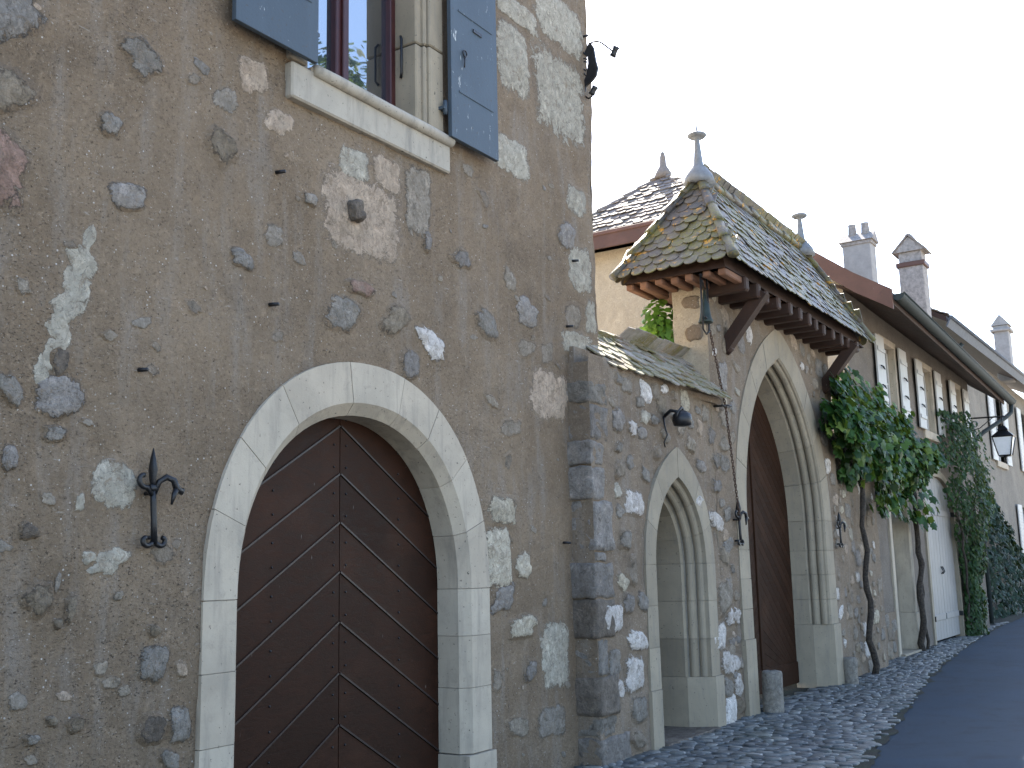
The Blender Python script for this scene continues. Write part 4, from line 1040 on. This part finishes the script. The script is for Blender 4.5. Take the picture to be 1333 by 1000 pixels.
def chimney(x, y, wx, wy, zb, zt, kind):
    c = MB(); c.bbox(x - wx / 2, x + wx / 2, y - wy / 2, y + wy / 2, zb, zt, .015)
    co = c.build('chimney', M['zinc'] if kind == 9 else (M['pale_stack'] if kind == 0 else M['brick']), lh)
    h = MB()
    if kind == 0:
        z = zt; ex = .07
        h.prism([(x - wx / 2 - ex, y - wy / 2 - ex, z), (x + wx / 2 + ex, y - wy / 2 - ex, z), (x, y - wy / 2 - ex, z + .24)], (0, wy + 2 * ex, 0))
        h.bbox(x - wx / 2 - .03, x + wx / 2 + .03, y - wy / 2 - .03, y + wy / 2 + .03, z - .08, z - .002, .008)
        h.build('hood', M['brick'], co)
        for dy in (-.17, .12):
            p = MB(); p.lathe((x, y + dy, z + .12), [(.1, 0), (.1, .1), (.085, .3), (.095, .33), (.08, .335)], 12); p.build('chimney_pot', M['brick'], co)
    else:
        z = zt
        h.bbox(x - wx / 2 - .04, x + wx / 2 + .04, y - wy / 2 - .05, y + wy / 2 + .05, z - .02, z + .1, .012, 1)
        h.bbox(x - wx / 2 + .02, x + wx / 2 - .02, y - wy / 2 + .02, y + wy / 2 - .02, z + .1, z + .36, .01, 0)
        e_ = .09; h.prism([(x - wx / 2 - .05, y - wy / 2 - e_, z + .36), (x - wx / 2 - .05, y + wy / 2 + e_, z + .36), (x - wx / 2 - .05, y, z + .36 + wy * .62)], (wx + .1, 0, 0), 0)
        for s_ in (-1, 1): h.beam((x, y + s_ * (wy / 2 + e_ + .02), z + .35), (x, y, z + .38 + wy * .68), wx + .16, .04, 2, Vector((0, 0, 1)))
        h.build('hood', [M['brick'], M['barge'], M['tile_grey']], co)
        p = MB(); p.tube([(x - wx / 2, y, z + .36 + wy * .62), (x + wx / 2, y, z + .36 + wy * .62)], .1, 10); p.build('chimney_pot', M['brick'], co)
M['pale_stack'] = m_plain('pale_chimney_plaster', (0.30, 0.28, 0.265), 0.9, var=.15, sc=6)
chimney(24.0, 6.1, .45, .62, 6.5, 8.72, 0)
chimney(27.0, 5.6, .5, .58, 6.0, 8.75, 1)

# ------------------------------------------------------------------ house at the bend of the street
eh = thing('end_house', (37, 5.8, 0), 'pale house at the far end of the street behind the lantern, ivy up its front', 'house')
e1 = MB(); YE = 5.75
WE = [(37.6, 39.3, 4.75, 7.0), (41.5, 43.2, 1.6, 3.4), (43.5, 45.0, 4.75, 7.0)]
rough_sheet(e1, [(29.2, -.2), (48, -.2), (48, 7.7), (29.2, 7.7)], [[(a, c), (b, c), (b, d), (a, d)] for a, b, c, d in WE], .35, YE, .012, 0)
e1.box(29.2, 48, YE + .3, 14, -.2, 7.7); e1.build('wall', M['pale_wall'], eh)
for a, b, c, d in WE:
    f = MB()
    for x0, x1 in ((a, a + .08), (b - .08, b), ((a + b) / 2 - .05, (a + b) / 2 + .05)): f.bbox(x0, x1, YE + .12, YE + .2, c, d, .006)
    for z in (c, c + (d - c) / 3, c + 2 * (d - c) / 3, d - .06): f.bbox(a, b, YE + .13, YE + .19, z, z + .06, .006)
    fo = f.build('window', M['white_paint'], eh)
    g_ = MB(); g_.box(a, b, YE + .16, YE + .166, c, d); g_.build('pane', M['glass'], fo)
    s_ = MB(); s_.bbox(a - .15, b + .15, YE - .07, YE + .2, c - .2, c - .004, .01); s_.build('sill', M['ashlar'], fo)
    for x0, x1 in ((a - .95, a - .06), (b + .06, b + .95)):
        sh = MB(); sh.bbox(x0, x1, YE - .09, YE - .05, c - .03, d + .05, .006)
        for i in range(14): sh.bbox(x0 + .08, x1 - .08, YE - .1, YE - .088, c + .1 + (d - c - .2) * i / 14, c + .1 + (d - c - .2) * (i + .55) / 14, .003)
        sh.build('shutter', M['white_paint'], eh)
rf = MB()
EA, EB = Vector((29.0, 5.3, 7.72)), Vector((48, 5.0, 7.72)); RA, RB = Vector((29.0, 10, 10.3)), Vector((48, 10, 10.3))
rf.prism([EA, EB, RB, RA], (0, 0, .14), 1)
tiles(rf, [EA + Vector((0, 0, .15)), EB + Vector((0, 0, .15)), EB + (RB - EB) * .3 + Vector((0, 0, .15)), EA + (RA - EA) * .3 + Vector((0, 0, .15))], EA + Vector((0, 0, .15)), EB - EA, RA - EA, .3, .26, .03, 0, .02, .35)
rfo = rf.build('roof', [M['tile_grey'], M['timber']], eh)
gu = MB(); gu.prism([EA + Vector((0, -.12, .10)), EB + Vector((0, -.12, .10)), EB + Vector((0, .0, -.14)), EA + Vector((0, .0, -.14))], (0, .03, .02)); gu.tube([EA + Vector((0, -.12, .1)), EB + Vector((0, -.12, .1))], .05, 8); gu.build('gutter', M['zinc'], eh)
dsp = MB(); dsp.tube([(31.2, 5.35, 7.5), (31.2, 5.6, 7.2), (31.2, 5.66, 6.8), (31.2, 5.66, .1)], .06, 10); dsp.build('downpipe', M['gutter'], eh)
ch = MB(); ch.bbox(41.6, 42.2, 5.55, 6.05, 7.9, 9.95, .02); ch.bbox(41.5, 42.3, 5.45, 6.15, 9.72, 9.82, .02); ch.prism([(41.55, 5.48, 9.95), (41.55, 6.12, 9.95), (41.55, 5.8, 10.35)], (.7, 0, 0)); ch.build('chimney', M['pale_stack'], eh)

# ------------------------------------------------------------------ iron work on the walls
def curl(cx, cz, r, a0, a1, n=10, y=-.06, shrink=.45):
    return [(cx + r * (1 - (1 - shrink) * i / n) * cos(a0 + (a1 - a0) * i / n), y, cz + r * (1 - (1 - shrink) * i / n) * sin(a0 + (a1 - a0) * i / n)) for i in range(n + 1)]
def iron_hook(loc, label, sc=1.0):
    root = thing('iron_hook', loc, label, 'iron hook', 'wrought iron hooks fixed to the street walls')
    T = lambda pts: [(loc[0] + x * sc, loc[1] + y * sc, loc[2] + z * sc) for x, y, z in pts]
    m = MB()
    m.tube(T([(0, -.06, .05), (.005, -.06, -.02), (.012, -.06, -.12), (.018, -.06, -.235)]), [.015 * sc, .016 * sc, .016 * sc, .018 * sc], 8)
    m.tube(T([(.02, -.06, .055), (-.02, -.06, .055)]), .022 * sc, 8)
    m.tube(T([(0, .03, .03), (0, -.06, .03)]), .012 * sc, 6); m.tube(T([(.012, .03, -.2), (.012, -.06, -.2)]), .012 * sc, 6)
    m.build('shaft', M['iron'], root)
    s_ = MB(); s_.tube(T([(0, -.06, .05), (-.004, -.06, .09), (-.004, -.06, .15), (-.006, -.06, .21), (-.006, -.06, .265)]), [.012 * sc, .022 * sc, .032 * sc, .02 * sc, .003 * sc], 8, 0, True, .55); s_.build('spear_tip', M['iron'], root)
    c = MB()
    c.tube(T([(-.005, -.06, .02)] + curl(-.055, .10, .045, -1.2, -4.6)), [.014 * sc] * 12, 7)
    c.build('scroll', M['iron'], root); c = MB()
    c.tube(T([(.005, -.06, .02), (.03, -.07, .09), (.065, -.085, .115), (.10, -.1, .10), (.12, -.1, .055), (.155, -.1, .04), (.165, -.1, .055)]), [.014 * sc, .016 * sc, .018 * sc, .018 * sc, .02 * sc, .018 * sc, .01 * sc], 7)
    c.tube(T([(.12, -.1, .06), (.10, -.105, .02), (.085, -.105, -.03)]), [.018 * sc, .014 * sc, .006 * sc], 7)
    c.build('scroll', M['iron'], root); c = MB()
    c.tube(T([(.018, -.06, -.225)] + curl(-.03, -.215, .032, -.8, -4.4)), [.014 * sc] * 12, 7)
    c.tube(T([(.018, -.06, -.225)] + curl(.065, -.215, .032, -2.3, 1.3)), [.014 * sc] * 12, 7)
    c.build('scroll', M['iron'], root)
    return root
iron_hook((3.70, 4.7, 2.05), 'black wrought iron hook on brown plaster left of the big round arched door')
iron_hook((11.42, 4.49, 2.1), 'black wrought iron hook between small pointed door and gateway, under the hanging bell chain', 1.0)
iron_hook((15.22, 4.49, 2.08), 'black wrought iron hook right of the gateway arch beside the vine trunk', .95)

orn = thing('iron_bracket', (8.72, 4.7, 6.3), 'dark iron bird shaped bracket with two little spotlights high on the house corner', 'iron bracket')
XO = 8.70
b = MB()
body = [(4.651, 6.682), (4.626, 6.714), (4.586, 6.645), (4.568, 6.505), (4.548, 6.421), (4.568, 6.349), (4.612, 6.305), (4.673, 6.278), (4.702, 6.252), (4.707, 6.321), (4.675, 6.379), (4.652, 6.496), (4.655, 6.576), (4.684, 6.618)]
b.prism([(XO - .012, y, z) for y, z in body], (.024, 0, 0)); b.build('body', M['iron'], orn)
for pts, r in (([(4.623, 6.679), (4.608, 6.706), (4.56, 6.702), (4.514, 6.68), (4.457, 6.624), (4.386, 6.548)], .009), ([(4.72, 6.782), (4.689, 6.795), (4.647, 6.79)], .012), ([(4.701, 6.168), (4.666, 6.137), (4.624, 6.147), (4.629, 6.171)], .009),
               ([(4.725, 6.647), (4.661, 6.577)], .01), ([(4.731, 6.581), (4.665, 6.545)], .007), ([(4.732, 6.547), (4.669, 6.518)], .007), ([(4.725, 6.472), (4.679, 6.425)], .007), ([(4.715, 6.424), (4.687, 6.382)], .007), ([(4.69, 6.29), (4.71, 6.16)], .008)):
    b = MB(); b.tube([(XO, y, z) for y, z in pts], r, 6); b.build('stem', M['iron'], orn)
for a, c in (((4.342, 6.578), (4.388, 6.492)), ((4.585, 6.24), (4.632, 6.168))):
    l_ = MB(); A_, C2 = Vector((XO, *a)), Vector((XO, *c)); d = C2 - A_
    l_.tube([A_, A_ + d * .3, A_ + d * .7, C2], [.036, .028, .028, .036], 10); l_.build('spotlight', M['iron'], orn)

sp = thing('floodlight', (9.72, 4.48, 3.12), 'small black floodlight on the rubble wall above the small pointed door', 'floodlight')
m = MB(); m.lathe((9.72, 4.30, 3.05), [(.03, -.06), (.085, -.05), (.10, .0), (.09, .06), (.05, .09), (.02, .1)], 12); m.build('lamp_housing', M['iron'], sp)
m = MB(); m.tube([(9.72, 4.5, 3.1), (9.72, 4.42, 3.16), (9.72, 4.34, 3.14), (9.76, 4.30, 3.06)], .018, 7); m.tube([(9.62, 4.32, 3.05), (9.62, 4.30, 3.12), (9.72, 4.30, 3.18), (9.82, 4.30, 3.12), (9.82, 4.32, 3.05)], .013, 6); m.build('bracket', M['iron'], sp)
m = MB(); m.tube([(9.7, 4.49, 3.1), (9.68, 4.47, 3.0), (9.71, 4.46, 2.92), (9.66, 4.475, 2.84), (9.69, 4.48, 2.8)], .009, 6); m.build('cable', M['iron'], sp)

be = thing('door_bell', (10.98, 4.45, 4.2), 'greenish bell in an iron frame on the gate pillar with a long rusty chain', 'bell')
m = MB(); bx, by = 10.60, 4.36
m.tube([(bx - .09, by, 4.72), (bx + .09, by, 4.72), (bx + .09, by, 4.64)], .013, 6)
for s_ in (-1, 1): m.tube([(bx + s_ * .085, by, 4.72), (bx + s_ * .09, by, 4.35), (bx + s_ * .08, by, 4.12), (bx, by, 4.08)], .011, 6)
m.tube([(bx - .05, by, 4.66), (11.02, YG + .03, 4.66)], .014, 6); m.tube([(bx + .09, by, 4.60), (11.04, YG + .03, 4.60)], .014, 6); m.tube([(bx - .13, by - .05, 4.24), (bx + .1, by, 4.24)], .012, 6)
m.build('iron_frame', M['iron'], be)
m = MB(); m.lathe((bx, by, 4.2), [(.0, .0), (.078, .0), (.082, .015), (.064, .06), (.055, .12), (.048, .2), (.026, .24), (.012, .36), (.0, .36)], 14); m.build('bell', M['bell'], be)
m = MB(); pth = [Vector((bx + .1, by, 4.14)), Vector((11.13, 4.40, 3.36)), Vector((11.42, 4.42, 2.12))]
nl = 64
for i in range(nl):
    t_ = (i + .5) / nl; L0 = (pth[1] - pth[0]).length; L1 = (pth[2] - pth[1]).length; s_ = t_ * (L0 + L1)
    p = pth[0] + (pth[1] - pth[0]) * (s_ / L0) if s_ < L0 else pth[1] + (pth[2] - pth[1]) * ((s_ - L0) / L1)
    d = ((pth[1] - pth[0]) if s_ < L0 else (pth[2] - pth[1])).normalized(); sd2 = Vector((1, 0, 0)) if i % 2 else Vector((0, 1, 0)); sd2 = (sd2 - d * sd2.dot(d)).normalized()
    m.tube([p + d * (.026 * cos(2 * pi * k / 8)) + sd2 * (.012 * sin(2 * pi * k / 8)) for k in range(9)], .005, 4)
m.build('chain', M['rust'], be)
m = MB(); m.tube([(11.04, YG + .02, 3.36), (11.13, 4.38, 3.37), (11.2, 4.36, 3.37)], .012, 6); m.tube([(11.02, 4.40, 3.36), (11.22, 4.40, 3.36)], .012, 6); m.build('chain_guide', M['iron'], be)

# guard stones
def bollard(x, y, h, r, tilt, label):
    m = MB(); rg = random.Random(int(x * 10))
    n = 18; vs, fs = [], []
    prof = [(1.06, -.1), (1.04, .06), (.98, .35), (1.0, .7), (.97, .93), (.88, .985), (.55, 1.0), (.0, 1.005)]
    for q_, z in prof:
        for k in range(n):
            a = 2 * pi * k / n; rr_ = r * q_ * (1 + .07 * noise.noise(Vector((cos(a) * 1.5 + x, sin(a) * 1.5, z * 3))))
            zz = z * h + (.02 * noise.noise(Vector((cos(a) * 2, sin(a) * 2 + x, 1))) if z > .9 else 0)
            vs.append((x + rr_ * cos(a) + tilt * zz, y + rr_ * sin(a), zz))
    for i in range(len(prof) - 1):
        for k in range(n): fs.append((i * n + k, i * n + (k + 1) % n, (i + 1) * n + (k + 1) % n, (i + 1) * n + k))
    m.add(vs, fs, 0, True)
    return tag(m.build('guard_stone', M['bollard'], None, (x, y, 0)), label, 'bollard', 'round stone guard posts at the gateway')
M['bollard'] = m_stone('worn_post_stone', [(0, (0.26, 0.24, 0.21)), (1, (0.30, 0.275, 0.24))])
bollard(11.95, 4.36, .46, .115, .03, 'worn round stone post at the left foot of the gateway, nearer one')
bollard(15.1, 4.62 - .22, .36, .105, 0, 'worn round stone post at the right foot of the gateway, farther and shorter')

# street lantern
la = thing('street_lantern', (28.25, 4.1, 4.1), 'black four sided street lantern with white glass hanging from a bracket', 'street lamp')
lx, ly, lz = 28.2, 4.1, 4.08
m = MB()
def frus(mb, r0, z0, r1, z1, m_=0):
    vs = [(lx + sx * r, ly + sy * r, lz + z) for r, z in ((r0, z0), (r1, z1)) for sx, sy in ((-1, -1), (1, -1), (1, 1), (-1, 1))]
    mb.add(vs, [(0, 1, 2, 3), (4, 7, 6, 5), (0, 1, 5, 4), (1, 2, 6, 5), (2, 3, 7, 6), (3, 0, 4, 7)], m_)
frus(m, .245, .46, .10, .60); frus(m, .10, .60, .12, .62); frus(m, .12, .62, .05, .72); frus(m, .23, .435, .25, .46); frus(m, .13, -.02, .14, .01)
for sx, sy in ((-1, -1), (1, -1), (1, 1), (-1, 1)): m.tube([(lx + sx * .135, ly + sy * .135, lz), (lx + sx * .225, ly + sy * .225, lz + .44)], .014, 6)
m.lathe((lx, ly, lz), [(.0, -.12), (.02, -.1), (.02, -.06), (.06, -.02)], 8); m.tube([(lx, ly, lz + .7), (lx, ly, lz + .95)], .016, 6)
m.build('lantern_frame', M['iron'], la)
m = MB(); frus(m, .125, .01, .215, .435); m.build('lamp_glass', M['lamp_glass'], la)
m = MB(); m.tube([(28.05, 4.85, 5.03), (28.2, 4.1, 5.03), (28.22, 3.98, 5.03)], .02, 8); m.tube([(28.05, 4.85, 4.7), (28.1, 4.6, 4.78), (28.17, 4.3, 5.02)], .013, 6)
m.tube([(28.05 + .0, 4.82 - .12 + .07 * cos(k * .6), 4.88 + .07 * sin(k * .6)) for k in range(11)], .01, 6); m.bbox(28.02, 28.08, 4.79, 4.84, 4.6, 5.15, .006); m.build('bracket', M['iron'], la)

# ------------------------------------------------------------------ plants
def lerp_tab(tab, x):
    for a, b in zip(tab[:-1], tab[1:]):
        if a[0] <= x <= b[0]:
            f = (x - a[0]) / (b[0] - a[0]); return [p + (q - p) * f for p, q in zip(a[1:], b[1:])]
    return None
def band_leaves(mb, tab, count, size, shape, seed, bulge, back, m=0, gap=.1, droop=.7):
    """tab: (x, z low, z high); leaves fill a bulging mass in front of the wall"""
    rg = random.Random(seed); n = 0
    while n < count:
        x = rg.uniform(tab[0][0], tab[-1][0]); t = lerp_tab(tab, x); z0, z1 = t[0], t[1]
        f = rg.uniform(-1.08, 1.08); zc, zh = (z0 + z1) / 2, (z1 - z0) / 2
        if noise.noise(Vector((x * 1.6, seed, (zc + f * zh) * 1.6))) < -.45 + gap * abs(f) * 2: continue
        edge = max(0, 1 - f * f) ** .5
        lump = 1 + .5 * noise.noise(Vector((x * 2.3, seed + 5, (zc + f * zh) * 2.3)))
        d = bulge * edge * lump * rg.random() ** .45 + .03
        yb = back(x) - d
        nv = (rg.gauss(-.15, .5), -1 + rg.gauss(0, .3), .55 + f * .5 + rg.gauss(0, .45))
        leaf(mb, (x, yb, zc + f * zh + rg.gauss(0, .03)), nv, size * rg.uniform(.6, 1.2), shape, rg, m, droop); n += 1
vine = thing('grapevine', (16.4, 4.5, 0), 'leafy green grapevine spreading along the wall right of the pointed gateway, on two bare trunks', 'vine')
bkv = lambda x: 4.46 if x < 15.45 else (4.53 if x < 17.75 else 4.78)
f = MB()
TAB = [(14.5, 3.42, 3.85), (14.8, 3.15, 4.02), (15.3, 2.95, 4.06), (16.3, 2.72, 4.08), (17.5, 2.6, 4.06), (18.6, 2.66, 4.0), (19.6, 2.76, 3.96), (20.8, 2.82, 3.98), (21.8, 3.12, 3.96), (22.6, 3.4, 3.85)]
band_leaves(f, TAB, 2900, .145, GRAPE, 21, .42, bkv, 0, .32)
rg = random.Random(4)
for i in range(110):                                          # shoots sticking out above
    x = rg.uniform(14.6, 21); t = lerp_tab(TAB, x); L = rg.uniform(.05, .38)
    for k in range(4): leaf(f, (x + k * L * .2, bkv(x) - .15 - .1 * rg.random(), t[1] + L * k / 3), (rg.gauss(0, .5), -1, .6), .12, GRAPE, rg)
for i, (bx_, by_, bz_, L) in enumerate(((20.4, 4.55, 2.8, .55), (20.9, 4.5, 2.9, .7), (17.2, 4.25, 2.62, .3), (18.4, 4.4, 2.65, .3))):
    for k in range(26): leaf(f, (bx_ + rg.gauss(0, .16), by_ + rg.gauss(0, .1), bz_ - L * rg.random()), (rg.gauss(0, .5), -1, .4), .15, GRAPE, rg)
f.build('foliage', M['grape'], vine)
def wob_path(p0, p1, n, a, seed):
    p0, p1 = Vector(p0), Vector(p1)
    return [p0 + (p1 - p0) * (i / n) + Vector((a * noise.noise(Vector((i * .45, seed, 0))) + .35 * a * noise.noise(Vector((i * 1.3, seed, 4))), .4 * a * noise.noise(Vector((i * .45, seed, 9))), 0)) for i in range(n + 1)]
tr = MB(); pts = wob_path((16.42, 4.44, -.05), (16.4, 4.42, 2.9), 16, .14, 1); tr.tube(pts, [.05 - .016 * i / 16 + .014 * noise.noise(Vector((i * .9, 2, 2))) for i in range(17)], 9)
tr.tube(wob_path((16.4, 4.42, 2.8), (19.5, 4.6, 3.4), 12, .2, 5), .03, 7); tr.tube(wob_path((16.4, 4.42, 2.8), (14.5, 4.36, 3.6), 10, .2, 8), .025, 7); tr.build('trunk', M['bark'], vine)
tr = MB(); tr.tube(wob_path((20.75, 4.68, -.05), (20.95, 4.66, 3.2), 16, .22, 3), [.062 - .02 * i / 16 + .02 * noise.noise(Vector((i * .9, 5, 2))) for i in range(17)], 9)
tr.tube(wob_path((21.05, 4.7, -.05), (20.85, 4.66, 3.0), 14, .2, 12), .03, 7); tr.tube(wob_path((20.9, 4.66, 3.0), (22.4, 4.6, 3.6), 8, .2, 15), .03, 7); tr.build('trunk', M['bark'], vine)
cl = thing('climbing_shrub', (25.6, 4.7, 0), 'tall bushy green climber right of the wide pale double door, narrow at its foot', 'shrub')
f = MB()
def column_leaves(mb, tab, count, size, shape, seed, back, depth, m=0):
    """tab: (z, x low, x high)"""
    rg = random.Random(seed); n = 0
    while n < count:
        z = rg.uniform(tab[0][0], tab[-1][0]); t = lerp_tab(tab, z); f_ = rg.uniform(-1.05, 1.05); xc, xh = (t[0] + t[1]) / 2, (t[1] - t[0]) / 2
        if noise.noise(Vector(((xc + f_ * xh) * 1.7, seed, z * 1.7))) < -.35 + .2 * abs(f_): continue
        d = depth * (t[2] if len(t) > 2 else 1) * max(.05, 1 - f_ * f_) ** .5 * (1 + .5 * noise.noise(Vector(((xc + f_ * xh) * 2.2, seed + 3, z * 2.2)))) * rg.random() ** .4
        leaf(mb, (xc + f_ * xh, back - d - .02, z), (f_ * .7 + rg.gauss(-.2, .5), -1, .5 + rg.gauss(0, .5)), size * rg.uniform(.6, 1.25), shape, rg, m); n += 1
column_leaves(f, [(0.0, 25.15, 26.3, .5), (1.2, 25.2, 26.2, .5), (2.0, 25.0, 26.5, .7), (2.6, 24.4, 26.7, 1), (3.6, 23.7, 26.8, 1.0), (4.3, 23.6, 26.5, .9), (4.8, 24.2, 25.4, .6)], 6500, .10, OVAL, 31, YH - .02, .7)
f.build('foliage', M['climber'], cl)
tr = MB()
for i in range(5): tr.tube(wob_path((25.3 + .2 * i, 4.7, 0), (24.6 + .5 * i, 4.6, 3.2), 12, .25, 20 + i), .028, 6)
tr.build('stem', M['bark'], cl)
iv = thing('ivy', (33, 5.6, 0), 'dark glossy ivy covering the lower front of the pale end house', 'ivy')
f = MB(); column_leaves(f, [(0.0, 29.6, 42, .8), (1.0, 29.4, 42, 1), (2.2, 29.3, 38.0, 1), (3.2, 29.6, 35.0, .9), (4.0, 29.8, 33.0, .8), (4.6, 30.2, 32.0, .6), (6.2, 30.9, 31.6, .3)], 10000, .135, IVY, 41, YE - .02, .55)
f.build('foliage', M['ivy'], iv)
tr = MB()
for i in range(4): tr.tube(wob_path((30.4 + .7 * i, 5.7, 0), (31 + .6 * i, 5.7, 3.5), 10, .3, 40 + i), .03, 6)
tr.build('stem', M['bark'], iv)
br = thing('ivy_bush', (11.0, 5.1, 3.8), 'bright green leafy clump behind the wall at the back of the gate pillar', 'ivy')
f = MB(); rg = random.Random(9)
for i in range(420):
    a = Vector((rg.gauss(0, 1), rg.gauss(0, 1), rg.gauss(0, 1))).normalized() * rg.random() ** .4
    c = Vector((11.05, 5.12, 4.2)) + Vector((a.x * .25, a.y * .25, a.z * .48))
    leaf(f, c, a + Vector((-.8, -.3, .3)), .085 * rg.uniform(.7, 1.3), IVY, rg)
f.build('foliage', M['bright_leaf'], br)
tr = MB()
for i in range(3): tr.tube(wob_path((11.05 + .06 * i, 5.05 + .05 * i, 2.6), (11.0 + .08 * i, 5.1, 4.5), 8, .1, 60 + i), .018, 6)
tr.build('stem', M['bark'], br)

# a tree on the far side of the street: it is what the window glass mirrors
tree = thing('tree', (17.5, -6.6, 0), 'tall leafy tree across the street, mirrored dark in the window glass', 'tree')
tr = MB(); tr.tube(wob_path((17.5, -6.6, -.1), (17.7, -6.5, 13.2), 14, .3, 70), [.34 - .27 * i / 14 for i in range(15)], 10)
rg = random.Random(77); tips = []
for i in range(22):
    z0 = rg.uniform(4.5, 12.1); a = rg.uniform(0, 2 * pi); L = rg.uniform(1.6, 3.2) * (1 - .45 * (z0 - 4.5) / 8.7)
    p1 = (17.6 + L * cos(a), -6.55 + L * sin(a), z0 + L * rg.uniform(.4, .9)); tips.append(p1)
    tr.tube(wob_path((17.6, -6.55, z0), p1, 6, .3, 80 + i), [.09, .075, .06, .05, .04, .03, .02], 6)
tr.build('trunk', M['bark'], tree)
cr = MB()
for tx, ty, tz in tips + [(17.9, -6.5, 13.4), (17.4, -6.7, 12.5), (18.4, -6.2, 13.0), (17.0, -6.4, 11.9), (18.0, -6.9, 12.2)]:
    for k in range(230):
        d = Vector((rg.gauss(0, 1), rg.gauss(0, 1), rg.gauss(0, .8))).normalized() * rg.random() ** .5 * rg.uniform(.7, 1.25)
        leaf(cr, Vector((tx, ty, tz)) + d, d + Vector((0, 0, .5)), rg.uniform(.16, .3), OVAL, rg)
cr.build('crown', M['climber'], tree)
